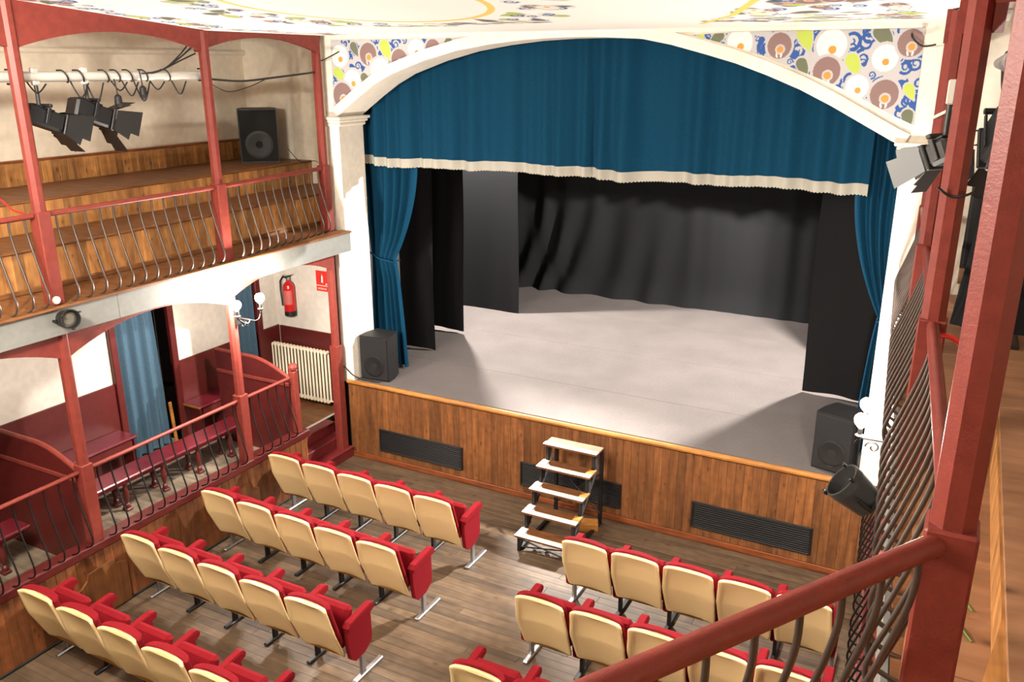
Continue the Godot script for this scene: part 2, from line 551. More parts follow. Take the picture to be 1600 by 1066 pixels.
func build_proscenium() -> void:
	var p := setting("wall_proscenium", "white proscenium wall with an arched opening and painted flower spandrels")
	var arch_l := [Vector2(-6.79, 4.47), Vector2(-6.62, 4.585), Vector2(-6.447, 4.70), Vector2(-6.22, 4.84), Vector2(-5.97, 4.96), Vector2(-5.52, 5.104), Vector2(-5.09, 5.205), Vector2(-4.68, 5.265), Vector2(-4.29, 5.303), Vector2(-3.91, 5.32), Vector2(-3.55, 5.322), Vector2(-3.36, 5.316), Vector2(-3.02, 5.299), Vector2(-2.70, 5.237), Vector2(-2.38, 5.153), Vector2(-2.07, 5.066), Vector2(-1.77, 4.959), Vector2(-1.47, 4.838), Vector2(-1.18, 4.697), Vector2(-0.893, 4.543), Vector2(-0.65, 4.413), Vector2(-0.55, 4.37)]
	var poly := PackedVector2Array([Vector2(-6.98, 1.06), Vector2(-6.98, 5.45), Vector2(0.2, 5.45), Vector2(0.2, 1.06), Vector2(-0.55, 1.06)])
	for i in arch_l.size():
		poly.append(arch_l[arch_l.size() - 1 - i])
	poly.append(Vector2(-6.79, 1.06))
	obj(mb().prism(poly, Vector3(0, 0, ZS), -0.47), "arch_wall", M.white, p)
	# raised archivolt round the opening and cornice above the spandrels
	var band := PackedVector2Array()
	for q in arch_l: band.append(q)
	for i in arch_l.size():
		var k := arch_l.size() - 1 - i
		var d: Vector2 = arch_l[mini(k + 1, arch_l.size() - 1)] - arch_l[maxi(k - 1, 0)]
		band.append(arch_l[k] + Vector2(-d.y, d.x).normalized() * 0.115)
	obj(mb().prism(band, Vector3(0, 0, ZS), 0.025), "archivolt", M.white, p)
	obj(mb().box(Vector3(-3.66, 5.372, ZS + 0.03), Vector3(6.3, 0.05, 0.06), 0.015), "cornice", M.white, p)
	# capitals
	for e in [[-6.885, 4.40], [-0.455, 4.34]]:
		var c := obj(mb().box(Vector3(e[0], e[1] + 0.05, ZS - 0.235), Vector3(0.33, 0.035, 0.61), 0.008), "capital", M.white, p)
		obj(mb().box(Vector3(e[0], e[1] + 0.015, ZS - 0.235), Vector3(0.29, 0.035, 0.57), 0.012), "moulding", M.white, c)
		obj(mb().box(Vector3(e[0], e[1] - 0.025, ZS - 0.235), Vector3(0.25, 0.045, 0.53), 0.015), "moulding", M.white, c)
	var bl := [[-6.71, 5.16, 0.11, "w"], [-6.49, 5.24, 0.06, "dg"], [-6.30, 5.18, 0.11, "m"], [-6.05, 5.23, 0.08, "lg"], [-5.87, 5.12, 0.10, "m"], [-5.64, 5.22, 0.10, "w"], [-5.42, 5.23, 0.09, "m"], [-5.23, 5.27, 0.06, "dg"], [-5.04, 5.28, 0.05, "lg"], [-6.73, 4.96, 0.07, "lg"], [-6.54, 4.89, 0.11, "w"], [-6.35, 4.91, 0.06, "dg"], [-6.14, 4.99, 0.13, "w"], [-6.70, 4.72, 0.13, "m"]]
	var br := [[-2.41, 5.30, 0.03, "lg"], [-2.27, 5.29, 0.06, "dg"], [-2.05, 5.25, 0.11, "w"], [-1.69, 5.22, 0.10, "m"], [-1.47, 5.29, 0.08, "lg"], [-1.24, 5.22, 0.12, "w"], [-1.47, 5.04, 0.06, "dg"], [-1.26, 5.00, 0.11, "m"], [-1.04, 5.06, 0.07, "lg"], [-0.82, 5.29, 0.08, "dg"], [-0.79, 5.11, 0.10, "w"], [-0.60, 5.23, 0.10, "m"], [-0.99, 4.87, 0.09, "w"], [-0.76, 4.81, 0.11, "m"], [-0.56, 4.84, 0.05, "lg"], [-0.55, 4.61, 0.06, "dg"]]
	var sets := [[[Vector2(-6.83, 5.33), Vector2(-4.75, 5.335), Vector2(-5.02, 5.295), Vector2(-5.3, 5.235), Vector2(-5.8, 5.09), Vector2(-6.25, 4.90), Vector2(-6.60, 4.73), Vector2(-6.84, 4.56)], bl, 5], [[Vector2(-2.5, 5.32), Vector2(-2.09, 5.34), Vector2(-0.50, 5.345), Vector2(-0.49, 4.55), Vector2(-0.69, 4.64), Vector2(-0.92, 4.76), Vector2(-1.2, 4.89), Vector2(-1.54, 5.02), Vector2(-1.85, 5.14), Vector2(-2.19, 5.24)], br, 8]]
	for e in sets:
		var lo := Vector2(1e9, 1e9)
		var hi := Vector2(-1e9, -1e9)
		for q in e[0]:
			lo = lo.min(q); hi = hi.max(q)
		var m := mat("mural%d" % e[2], Color.WHITE, 0.75)
		m.albedo_texture = spandrel(lo.x, hi.y, hi.x - lo.x, hi.y - lo.y, e[1], e[2])
		m.uv1_triplanar = false
		var b := mb()
		b.uvo = Vector2(lo.x, hi.y)
		b.uvs = hi - lo
		b.prism(PackedVector2Array(e[0]), Vector3(0, 0, ZS + 0.001), 0.006)
		var o := obj(b, "painted_spandrel", m, p)
		o.set_meta("label", "spandrel painted with white and mauve flowers and blue scrolls")

func build_ceiling() -> void:
	var c := setting("ceiling", "cream auditorium ceiling with painted flower borders and a yellow ring")
	var b := mb()
	b.uvz = true
	b.uvo = Vector2(-6.9, -8.4)
	b.uvs = Vector2(7.3, 6.4)
	var rows := []
	for i in 33:
		var z := -8.4 + i * 0.2
		var r := PackedVector3Array()
		for j in 9:
			r.append(Vector3(-6.9 + j * 7.3 / 8.0, ceil_y(z), z))
		rows.append(r)
	b.grid(rows)
	for i in b.n.size(): b.n[i] = Vector3.DOWN
	var m := mat("ceilpaint", Color.WHITE, 0.85)
	m.albedo_texture = ceiling_paint(-6.9, -8.4, 7.3, 6.4)
	m.cull_mode = BaseMaterial3D.CULL_DISABLED
	obj(b, "painted_panel", m, c)
	obj(mb().box(Vector3(-3.4, 5.98, -3.0), Vector3(15.6, 0.12, 13.2)), "roof_slab", M.ceil, c)
	obj(mb().box(Vector3(-3.3, 5.86, 0.55), Vector3(7.5, 0.12, 5.1)), "rear_ceiling", M.ceil, c)
	obj(mb().box(Vector3(-8.2, 5.66, -3.4), Vector3(2.7, 0.12, 12.0)), "gallery_ceiling", M.ceil, c)
	obj(mb().box(Vector3(1.75, 5.66, -3.4), Vector3(2.7, 0.12, 12.0)), "gallery_ceiling", M.ceil, c)

func build_walls() -> void:
	var w := setting("wall_left", "beige plaster wall behind the left gallery benches")
	obj(mb().box(Vector3(-9.25, 4.3, -3.5), Vector3(0.2, 2.9, 12.2)), "plaster", M.wallbeige, w)
	obj(mb().box(Vector3(-9.12, 5.22, -3.5), Vector3(0.06, 0.07, 12.0), 0.02), "ledge", M.wallbeige, w)
	w = setting("wall_gallery_end", "beige end wall of the left gallery beside the proscenium")
	obj(mb().box(Vector3(-8.1, 4.3, -9.36), Vector3(2.3, 2.9, 0.12)), "plaster", M.wallbeige, w)
	obj(mb().box(Vector3(-7.06, 4.3, -9.02), Vector3(0.04, 2.6, 0.6)), "return_wall", M.white, w)
	w = setting("wall_right", "beige wall behind the right gallery")
	obj(mb().box(Vector3(2.3, 2.9, -3.3), Vector3(0.2, 5.8, 12.5)), "plaster", M.wallbeige, w)
	obj(mb().box(Vector3(1.0, 4.3, -8.8), Vector3(2.6, 2.9, 0.12)), "end_wall", M.wallbeige, w)
	w = setting("wall_back", "white rear wall of the auditorium")
	obj(mb().box(Vector3(-3.4, 2.9, 2.7), Vector3(13.0, 5.8, 0.2)), "plaster", M.white, w)
	# loge walls on the left, below the gallery
	w = setting("wall_loge", "white loge wall above a dark red dado, with two curtained doorways")
	for e in [[2.6, -6.17], [-6.93, -8.02], [-8.42, -8.95]]:
		var zc: float = (e[0] + e[1]) / 2
		var l: float = e[0] - e[1]
		obj(mb().box(Vector3(-8.6, 1.65, zc), Vector3(0.2, 2.4, l)), "wall_panel", M.panelwhite, w)
		obj(mb().box(Vector3(-8.49, 0.98, zc), Vector3(0.03, 1.06, l), 0.006), "dado", M.darkred, w)
	for e in [[-6.17, -6.93], [-8.02, -8.42]]:
		obj(mb().box(Vector3(-8.6, 2.62, (e[0] + e[1]) / 2), Vector3(0.2, 0.46, e[0] - e[1])), "lintel", M.panelwhite, w)
		for z in [e[0] + 0.035, e[1] - 0.045]:
			obj(mb().box(Vector3(-8.575, 1.62, z), Vector3(0.26, 2.34, 0.09), 0.008), "door_post", M.darkred, w)
		obj(mb().box(Vector3(-8.47, 2.42, (e[0] + e[1]) / 2), Vector3(0.05, 0.09, e[0] - e[1] + 0.1), 0.008), "door_head", M.darkred, w)
	obj(mb().box(Vector3(-9.3, 1.65, -7.2), Vector3(0.1, 2.4, 3.2)), "passage_wall", M.darkred, w)
	for z in [-5.7, -8.9]:
		obj(mb().box(Vector3(-9.0, 1.65, z), Vector3(0.7, 2.4, 0.1)), "passage_wall", M.darkred, w)
	w = setting("wall_loge_end", "white end wall of the loge above a dark red dado")
	obj(mb().box(Vector3(-7.78, 1.65, -8.95), Vector3(1.56, 2.4, 0.2)), "wall_panel", M.panelwhite, w)
	obj(mb().box(Vector3(-7.73, 0.98, -8.84), Vector3(1.44, 1.06, 0.03), 0.006), "dado", M.darkred, w)
	obj(mb().box(Vector3(-7.27, 1.65, -8.82), Vector3(0.08, 2.36, 0.08), 0.01), "corner_board", M.darkred, w)
	obj(mb().box(Vector3(-7.06, 1.43, -8.62), Vector3(0.05, 2.84, 0.52), 0.01), "side_board", M.darkred, w)
	obj(mb().box(Vector3(-7.01, 1.43, -8.40), Vector3(0.07, 2.84, 0.05), 0.006), "front_board", M.darkred, w)
	w = setting("floor_loge", "pale worn floor of the left loge")
	obj(mb().box(Vector3(-7.7, LF - 0.03, -2.5), Vector3(1.72, 0.06, 9.78)), "boarding", M.logefloor, w)
	obj(mb().box(Vector3(-7.94, LF - 0.03, -8.14), Vector3(1.24, 0.06, 1.5)), "boarding", M.logefloor, w)
	obj(mb().box(Vector3(-8.95, LF - 0.03, -7.2), Vector3(0.7, 0.06, 3.3)), "passage_floor", M.logefloor, w)
	obj(mb().box(Vector3(-7.92, LF - 0.002, -8.1), Vector3(1.18, 0.014, 1.4)), "landing_boarding", M.treadwood, w)
	obj(mb().box(Vector3(-7.315, LF + 0.006, -8.1), Vector3(0.04, 0.012, 1.35), 0.003), "nosing_strip", M.alu, w)
	w = setting("floor_loge_right", "floor and rear wall of the right loge")
	obj(mb().box(Vector3(1.2, LF - 0.03, -3.0), Vector3(1.9, 0.06, 11.0)), "boarding", M.logefloor, w)

func build_galleries() -> void:
	var g := setting("floor_gallery_left", "left gallery floor with a pale grey-blue fascia board")
	obj(mb().box(Vector3(-8.0, 2.98, -2.9), Vector3(2.46, 0.23, 10.9)), "slab", M.treadwood, g)
	obj(mb().box(Vector3(-8.16, 2.98, -8.82), Vector3(2.14, 0.23, 0.94)), "slab", M.treadwood, g)
	for e in [[2.4, -2.48], [-2.48, -4.98], [-4.98, -6.9], [-6.9, -8.37]]:
		obj(mb().box(Vector3(-6.73, 2.965, (e[0] + e[1]) / 2), Vector3(0.05, 0.235, e[0] - e[1] - 0.002), 0.004), "fascia_board", M.fascia, g)
	obj(mb().box(Vector3(-6.76, 3.09, -3.0), Vector3(0.16, 0.024, 10.74), 0.006), "ledge", M.treadwood, g)
	# three tiers of benches
	var t := thing("bench_tiers", "three boarded bench tiers climbing to the beige wall behind the left railing", "tiers")
	boards_z(t, -3.0, -9.29, 3.14, 3.47, -7.35, 0.105, "tier")
	obj(mb().box(Vector3(-7.345, 3.12, -6.15), Vector3(0.035, 0.05, 6.28), 0.008), "skirting", M.treadwood, t)
	obj(mb().box(Vector3(-7.69, 3.485, -6.15), Vector3(0.74, 0.03, 6.28), 0.008), "seat_board", M.treadwood, t)
	boards_z(t, -3.0, -9.29, 3.5, 3.785, -8.05, 0.105, "tier")
	obj(mb().box(Vector3(-8.55, 3.8, -6.15), Vector3(1.04, 0.03, 6.28), 0.008), "seat_board", M.treadwood, t)
	boards_z(t, -3.0, -9.29, 3.815, 4.06, -9.08, 0.105, "tier")
	obj(mb().box(Vector3(-9.11, 4.07, -6.15), Vector3(0.09, 0.025, 6.28), 0.006), "back_rail", M.basewood, t)
	obj(mb().box(Vector3(-7.38, 3.3, -6.15), Vector3(0.03, 0.36, 6.28)), "carcass", M.dark, t)
	obj(mb().box(Vector3(-8.08, 3.64, -6.15), Vector3(0.03, 0.28, 6.28)), "carcass", M.dark, t)
	# right gallery
	g = setting("floor_gallery_right", "right gallery floor of plywood sheets")
	var poly := PackedVector2Array([Vector2(xr(-8.36) - 0.06, 8.36), Vector2(xr(-4.4) - 0.06, 4.4), Vector2(0.03, 2.3), Vector2(-1.0, 0.55), Vector2(-2.6, -0.3), Vector2(-5.2, -0.3), Vector2(-6.7, 0.6), Vector2(-6.7, -2.4), Vector2(2.2, -2.4), Vector2(2.2, 8.36)])
	obj(mb().prism(poly, Vector3(0, 2.86, 0), 0.24, UPB), "slab", M.treadwood, g)
	for e in [[-8.36, -6.4], [-6.4, -4.44], [-4.44, -2.27]]:
		var a := Vector3(xr(e[0]) - 0.075, 2.965, e[0])
		var c := Vector3(xr(e[1]) - 0.075, 2.965, e[1])
		obj(mb().box((a + c) / 2, Vector3(0.03, 0.235, a.distance_to(c)), 0.004, Basis(Vector3.UP, atan2(c.x - a.x, c.z - a.z))), "fascia_board", M.fascia, g)
	# the boarding between the railing and the first tier, sheet by sheet
	for k in 7:
		var z0 := -8.3 + k * 0.92
		obj(mb().box(Vector3(0.13 + 0.03 * k - 0.07, 3.106, z0 + 0.46), Vector3(0.36, 0.012, 0.914), 0.002), "floor_sheet", M.plywood, g)
	var u := thing("plywood_tier", "plywood bench tier beside the closest red gallery post", "tiers")
	obj(mb().prism(PackedVector2Array([Vector2(0.30, 8.3), Vector2(0.30, 2.85), Vector2(0.2, 2.2), Vector2(0.35, 1.2), Vector2(1.35, 1.2), Vector2(1.35, 8.3)]), Vector3(0, 3.10, 0), 0.22, UPB), "riser", M.tier1, u)
	for e in [[-8.3, -6.6], [-6.6, -4.9], [-4.9, -3.28], [-3.28, -1.2]]:
		obj(mb().box(Vector3(0.83, 3.328, (e[0] + e[1]) / 2), Vector3(1.04, 0.016, e[1] - e[0] - 0.004), 0.003), "seat_sheet", M.plywood, u)
	obj(mb().box(Vector3(1.75, 3.55, -4.7), Vector3(0.8, 0.4, 7.0), 0.004), "upper_riser", M.tier0, u)
	var pb := thing("platform_box", "plywood box carrying the dark speaker at the far end of right gallery", "platform", Vector3(0.5, 3.336, -7.3))
	obj(mb().box(Vector3(0, 0.13, 0), Vector3(0.9, 0.26, 1.4), 0.004), "body", M.plywood, pb)
	obj(mb().box(Vector3(0, 0.268, 0), Vector3(0.94, 0.018, 1.44), 0.004), "top", M.plywood, pb)

func arch_board(called_label: String, x: float, za: float, zb: float, spring: float, crown: float, ta: float, tb: float, m: Material) -> void:
	var l := za - zb
	var poly := PackedVector2Array([Vector2(0, ta), Vector2(l, tb), Vector2(l, spring)])
	for k in range(1, 16):
		var f := 1.0 - k / 16.0
		poly.append(Vector2(l * f, spring + (crown - spring) * (1.0 - (2.0 * f - 1.0) ** 2)))
	poly.append(Vector2(0, spring))
	var o := obj(mb().prism(poly, Vector3(x, 0, za), 0.045, SIDEB), "trim_1", m)
	tag(o, called_label, "", "", "structure")

func octagon(w: float) -> PackedVector2Array:
	var p := PackedVector2Array()
	for e in 8:
		var a := TAU * (e + 0.5) / 8.0
		p.append(Vector2(cos(a), sin(a)) * w * 0.541)
	return p

func post(called: String, label: String, group: String, at: Vector3, h_block: float, h: float, w: float) -> void:
	var t := thing(called, label, "post", at, group)
	obj(mb().box(Vector3(0, h_block / 2, 0), Vector3(w + 0.02, h_block, w + 0.02), 0.008), "square_base", M.red, t)
	obj(mb().prism(octagon(w), Vector3(0, h_block, 0), h - h_block, UPB), "shaft", M.red, t)

# a railing whose iron bars swell outwards at the foot
func railing(label: String, group: String, a: Vector3, b: Vector3, rise: float, out: Vector3, r := 0.024) -> void:
	var l := a.distance_to(b)
	var t := thing("iron_railing", label, "railing", a, group)
	var d := (b - a)
	var up := Vector3.UP * rise
	var pts := []
	for k in 9: pts.append(up + d * k / 8.0)
	obj(mb().tube(pts, r, 10), "handrail", M.red, t)
	var prof := [[0.0, 1.0], [0.0, 0.87], [0.025, 0.71], [0.08, 0.46], [0.13, 0.25], [0.142, 0.15], [0.12, 0.06], [0.06, 0.01], [0.03, 0.0]]
	var p := []
	for i in range(0, 33):   # Catmull-Rom through the profile
		var f := i / 32.0 * (prof.size() - 1)
		var k := mini(int(f), prof.size() - 2)
		var q := []
		for e in [k - 1, k, k + 1, k + 2]:
			var c: Array = prof[clampi(e, 0, prof.size() - 1)]
			q.append(out * c[0] + Vector3.UP * c[1] * (rise - 0.015))
		p.append(q[1].cubic_interpolate(q[2], q[0], q[3], f - k))
	var ms := mb().tube(p, 0.0095 if rise > 0.75 else 0.0085, 7).mesh()
	var n := int(round(l / 0.14))
	for k in n:
		place(ms, "baluster", M.bar if rise > 0.75 else M.iron, t, d * (k + 0.5) / n)

# ------------------------------------------------------------------ lamps
func omni(parent: Node, at: Vector3, e: float, c: Color, size := 0.05) -> void:
	var l := OmniLight3D.new()
	l.name = "light"
	parent.add_child(l, true)
	l.position = at
	l.light_energy = e
	l.light_color = c
	l.light_size = size
	l.omni_range = 25.0
	l.omni_attenuation = 2.0
	l.shadow_enabled = true

# wrought-iron wall bracket with two bare bulbs; dir is +1 where it reaches to +x
func sconce(label: String, at: Vector3, dir: float, e: float) -> void:
	var t := thing("wall_sconce", label, "lamp", at, "sconces on the loge posts")
	obj(mb().box(Vector3(0.01 * dir, 0, 0), Vector3(0.02, 0.2, 0.07), 0.006), "back_plate", M.iron, t)
	obj(mb().tube([Vector3(0.01 * dir, -0.02, 0), Vector3(0.19 * dir, -0.02, 0)], 0.011, 8), "arm", M.iron, t)
	var sc := []
	for k in 22:
		var a := k * 0.33
		sc.append(Vector3((0.10 + 0.055 * cos(a) * (1.0 - k / 26.0)) * dir, -0.085 + 0.05 * sin(a) * (1.0 - k / 26.0), 0))
	obj(mb().tube(sc, 0.006, 6), "scroll", M.iron, t)
	for s in [-1.0, 1.0]:
		var z: float = s * 0.17
		var p := []
		for k in 9:
			var f := k / 8.0
			p.append(Vector3((0.19 + 0.03 * sin(f * PI)) * dir, -0.02 + 0.06 * f * f - 0.03 * sin(f * PI), z * f))
		obj(mb().tube(p, 0.008, 7), "branch", M.iron, t)
		obj(mb().lathe([[0.006, 0.02], [0.035, 0.045], [0.03, 0.05], [0.016, 0.055], [0.016, 0.1]], Vector3(0.19 * dir, 0.02, z), Basis.IDENTITY, 12), "cup", M.iron, t)
		var b := obj(mb().lathe([[0.014, 0.0], [0.024, 0.012], [0.046, 0.04], [0.052, 0.065], [0.047, 0.09], [0.03, 0.108], [0.008, 0.115]], Vector3(0.19 * dir, 0.12, z), Basis.IDENTITY, 14), "bulb", M.bulb, t)
		omni(t, Vector3(0.19 * dir, 0.18, z), e, Color(1.0, 0.965, 0.92), 0.05)
		b.set_meta("label", "glowing white bulb")

func stage_lantern(label: String, at: Vector3, aim: Vector3, e: float, cone: float) -> void:
	var t := thing("stage_lantern", label, "lantern", at, "lanterns over the stage")
	var z := -aim.normalized()
	var bs := Basis.looking_at(aim, Vector3.RIGHT)
	var up := Basis(bs.x, -z, bs.x.cross(-z))
	obj(mb().lathe([[0.07, -0.30], [0.10, -0.28], [0.10, -0.02], [0.115, -0.015], [0.115, 0.0], [0.09, 0.0], [0.085, -0.1], [0.02, -0.2]], Vector3.ZERO, up, 20, false), "housing", M.blackmetal, t)
	obj(mb().box(Vector3(0, 0.22, 0), Vector3(0.03, 0.3, 0.03), 0.004), "yoke", M.blackmetal, t)
	var g := obj(mb().lathe([[0.0, -0.045], [0.078, -0.04]], Vector3.ZERO, up, 20, false), "lens", M.bulb, t)
	g.set_meta("label", "glowing round lens")
	var l := SpotLight3D.new()
	l.name = "light"
	t.add_child(l, true)
	l.basis = bs
	l.position = aim.normalized() * 0.012
	l.light_energy = e
	l.light_color = Color(1.0, 0.98, 0.95)
	l.light_size = 0.06
	l.spot_range = 30.0
	l.spot_attenuation = 2.0
	l.spot_angle = cone
	l.spot_angle_attenuation = 0.3 if cone > 40.0 else 0.9
	l.shadow_enabled = true

# ------------------------------------------------------------------ cloth
func cloth(nu: int, nv: int, f: Callable) -> MB:
	var rows := []
	for j in nv + 1:
		var r := PackedVector3Array()
		for i in nu + 1:
			r.append(f.call(float(i) / nu, float(j) / nv))
		rows.append(r)
	return mb().grid(rows)

func fold(x: float, sd: float) -> float:
	return sin(x * 31.0 + sd + 3.4 * sin(x * 4.3 + sd * 2.0) + 2.0 * sin(x * 9.7)) * 0.55 + sin(x * 57.0 + 1.7 * sd + 3.0 * sin(x * 6.1)) * 0.28 + sin(x * 12.0 + sd * 3.1 + 1.5 * sin(x * 3.1)) * 0.6

func leg(called: String, label: String, x0: float, x1: float, z: float, y0: float, y1: float, sd: float, amp: float, freq: float) -> void:
	var t := thing(called, label, "curtain", Vector3((x0 + x1) / 2, y0, z), "black stage drapes")
	var c := t.position
	obj(cloth(int((x1 - x0) / 0.022), 14, func(u: float, v: float) -> Vector3:
		var x := lerpf(x0, x1, u)
		var y := lerpf(y1, y0, v)
		return Vector3(x + 0.01 * sin(y * 2.0 + sd), y + (0.012 * sin(x * 9.0 + sd) if v > 0.99 else 0.0), z + amp * fold(x * freq + 0.02 * sin(y * 1.3), sd)) - c), "cloth", M.blackcloth, t)
	obj(mb().box(Vector3(0, y1 - y0 + 0.02, 0), Vector3(x1 - x0, 0.06, 0.03)), "heading", M.black, t)

func build_drapes() -> void:
	# house border with a pale fringe
	var t := thing("valance_curtain", "deep blue velvet valance with pale fringe under the arch", "curtain", Vector3(-3.9, 3.95, -9.0))
	var c := t.position
	var vy := func(x: float) -> float: return 3.955 + 0.012 * sin(x * 2.3) + 0.008 * sin(x * 6.1)
	var vz := func(x: float, k: float) -> float: return -9.0 + (0.045 + 0.03 * k) * fold(x * 0.5, 0.7)
	obj(cloth(620, 10, func(u: float, v: float) -> Vector3:
		var x := lerpf(-7.0, -0.845, u)
		return Vector3(x, lerpf(5.5, vy.call(x), v), vz.call(x, v)) - c), "velvet", M.velvet, t)
	obj(cloth(620, 2, func(u: float, v: float) -> Vector3:
		var x := lerpf(-7.0, -0.845, u)
		return Vector3(x, vy.call(x) + 0.004 - v * (0.112 + 0.006 * sin(x * 190.0) * v), vz.call(x, 1.0) + 0.006) - c), "fringe", M.fringe, t)
	# the two tied-back tabs
	for e in [[-7.06, -6.17, -6.95, -6.57, -6.98, -6.43, "tied-back blue velvet curtain beside the pillar with the stage speaker cable"], [-0.28, -0.98, -0.42, -0.62, -0.45, -0.72, "tied-back blue velvet curtain at the stage side beneath the valance end"]]:
		var s := thing("tab_curtain", e[6], "curtain", Vector3(e[4], 1.11, -9.1))
		var cc := s.position
		obj(cloth(90, 46, func(u: float, v: float) -> Vector3:
			var y := lerpf(5.4, 1.12, v)
			var k := 0.0
			var xo := 0.0
			var xi := 0.0
			if y > 2.6:
				k = clampf((y - 2.6) / 1.35, 0.0, 1.6)
				xo = lerpf(e[2], e[0], minf(k, 1.0))
				xi = e[3] + (e[1] - e[3]) * (1.0 - pow(1.0 - minf(k, 1.0), 1.9)) + (e[1] - e[3]) * 0.1 * maxf(0.0, k - 1.0)
			else:
				k = clampf((2.6 - y) / 1.48, 0.0, 1.0)
				xo = lerpf(e[2], e[4], k)
				xi = lerpf(e[3], e[5], pow(k, 0.6))
			var g := 0.018 + 0.03 * minf(1.0, absf(y - 2.6) / 0.5)
			return Vector3(lerpf(xo, xi, u), y, -9.12 + g * sin(u * 34.0 + 1.2 * sin(u * 9.0)) + 0.06 * (1.0 - minf(1.0, absf(y - 2.6) / 0.3)) * sin(u * PI)) - cc), "velvet", M.velvet, s)
		obj(mb().tube([Vector3(e[2] + (0.06 if e[2] < -3.0 else -0.06) * -1.0, 2.72, -9.04), Vector3((e[2] + e[3]) / 2, 2.62, -9.0), Vector3(e[3], 2.57, -9.05), Vector3(e[3], 2.58, -9.2)].map(func(q): return q - cc), 0.012, 7), "tie_band", M.velvet, s)
	leg("leg_curtain", "black leg drape hanging behind the tied-back curtain near stage speaker and cable", -7.75, -6.5, -9.86, 1.12, 6.2, 0.4, 0.05, 0.35)
	leg("leg_curtain", "black leg drape, second in from the proscenium, hanging past the frontmost leg", -8.1, -6.54, -10.82, 1.15, 6.2, 2.1, 0.03, 0.3)
	leg("leg_curtain", "grey-lit black leg drape touching the floor before the backcloth corner", -8.4, -6.34, -12.2, 1.10, 6.2, 4.4, 0.03, 0.2)
	leg("leg_curtain", "black leg drape with pale front edge behind the curtain by the lit lamp", -1.5, 0.7, -10.66, 1.13, 6.2, 5.6, 0.03, 0.26)
	leg("leg_curtain", "black leg drape hidden behind the one by the lit lamp", -1.42, 0.7, -11.98, 1.12, 6.2, 3.3, 0.03, 0.28)
	# backcloth, pulled into slanting folds at its left foot
	var b := thing("backcloth", "wide black backcloth closing the rear of the stage", "curtain", Vector3(-3.9, 1.1, -13.95), "black stage drapes")
	var bc := b.position
	obj(cloth(420, 26, func(u: float, v: float) -> Vector3:
		var x := lerpf(-9.2, 1.4, u)
		var y := lerpf(6.2, 1.09, v)
		var low := clampf((3.2 - y) / 2.0, 0.0, 1.0)
		var left := clampf((-3.6 - x) / 2.6, 0.0, 1.0)
		var xs := x + left * low * low * 0.55
		return Vector3(x, y, -13.95 + 0.018 * fold(x * 0.3, 1.3) + left * 0.07 * (0.3 + low) * sin(xs * 11.0 + 0.8 * sin(xs * 3.0)) + 0.10 * maxf(0.0, (1.35 - y) / 0.25)) - bc), "cloth", M.blackcloth, b)
	obj(mb().box(Vector3(0, 5.12, 0), Vector3(10.6, 0.06, 0.04)), "heading", M.black, b)
	# unseen border, its foot set so that it shades the upper backcloth
	b = thing("border_curtain", "unseen black border drape hung across the stage above the valance line", "curtain", Vector3(-3.9, 4.05, -12.75), "black stage drapes")
	var bd := b.position
	obj(cloth(200, 4, func(u: float, v: float) -> Vector3:
		var x := lerpf(-9.0, 1.4, u)
		return Vector3(x, lerpf(6.2, 4.05, v), -12.75 + 0.03 * fold(x * 0.4, 2.2)) - bd), "cloth", M.blackcloth, b)
	obj(mb().box(Vector3(0, 2.17, 0), Vector3(10.4, 0.06, 0.04)), "heading", M.black, b)
	# curtains in the loge doorways
	for e in [[-6.17, -6.75, "grey-blue curtain hanging in the loge doorway between the benches", 2.2], [-8.03, -8.41, "grey-blue curtain in the loge doorway behind the sconce", 5.0]]:
		var s := thing("doorway_curtain", e[2], "curtain", Vector3(-8.52, LF, (e[0] + e[1]) / 2))
		var cc := s.position
		obj(cloth(48, 12, func(u: float, v: float) -> Vector3:
			return Vector3(-8.52 + 0.035 * sin(u * 23.0 + e[3] + 0.6 * sin(v * 2.0)), lerpf(2.37, LF + 0.03, v), lerpf(e[0], e[1], u) - 0.03 * v * u) - cc), "cloth", M.dooreblue, s)
		obj(mb().tube([Vector3(-8.52, 2.375, e[0] + 0.03) - cc, Vector3(-8.52, 2.375, (e[0] + e[1]) / 2) - cc, Vector3(-8.52, 2.375, e[1] - (0.18 if e[3] < 3.0 else 0.02)) - cc], 0.01, 8), "rod", M.brass, s)

# ------------------------------------------------------------------ seats
func ring_body(rows_in: Array, thick: float, rec: float) -> MB:
	# rows_in: [half width, y, z]; back face towards +z with an optional recessed panel
	var rows := []
	var n := rows_in.size()
	for i in n:
		var q: Array = rows_in[i]
		var row := PackedVector3Array()
		var us := [-1.0, -0.94, -0.84, -0.78, -0.4, 0.0, 0.4, 0.78, 0.84, 0.94, 1.0]
		for u in us:
			var z: float = q[2] - 0.035 * (1.0 - u * u)
			if absf(u) > 0.97: z -= thick * 0.3
			if rec > 0.0 and absf(u) <= 0.79: z -= rec * clampf((i - 2) / 2.0, 0.0, 1.0) * clampf((n - 4 - i) / 4.0, 0.0, 1.0)
			row.append(Vector3(u * q[0], q[1], z))
		for k in us.size():
			var u: float = us[us.size() - 1 - k]
			row.append(Vector3(u * q[0] * 0.99, q[1], q[2] - 0.035 * (1.0 - u * u) - thick * (0.7 if absf(u) > 0.97 else 1.0)))
		rows.append(row)
	var b := mb().grid(rows, true)
	b._cap(rows[0], Vector3.UP)
	b._cap(rows[n - 1], Vector3.DOWN)
	return b

var seat_parts := {}

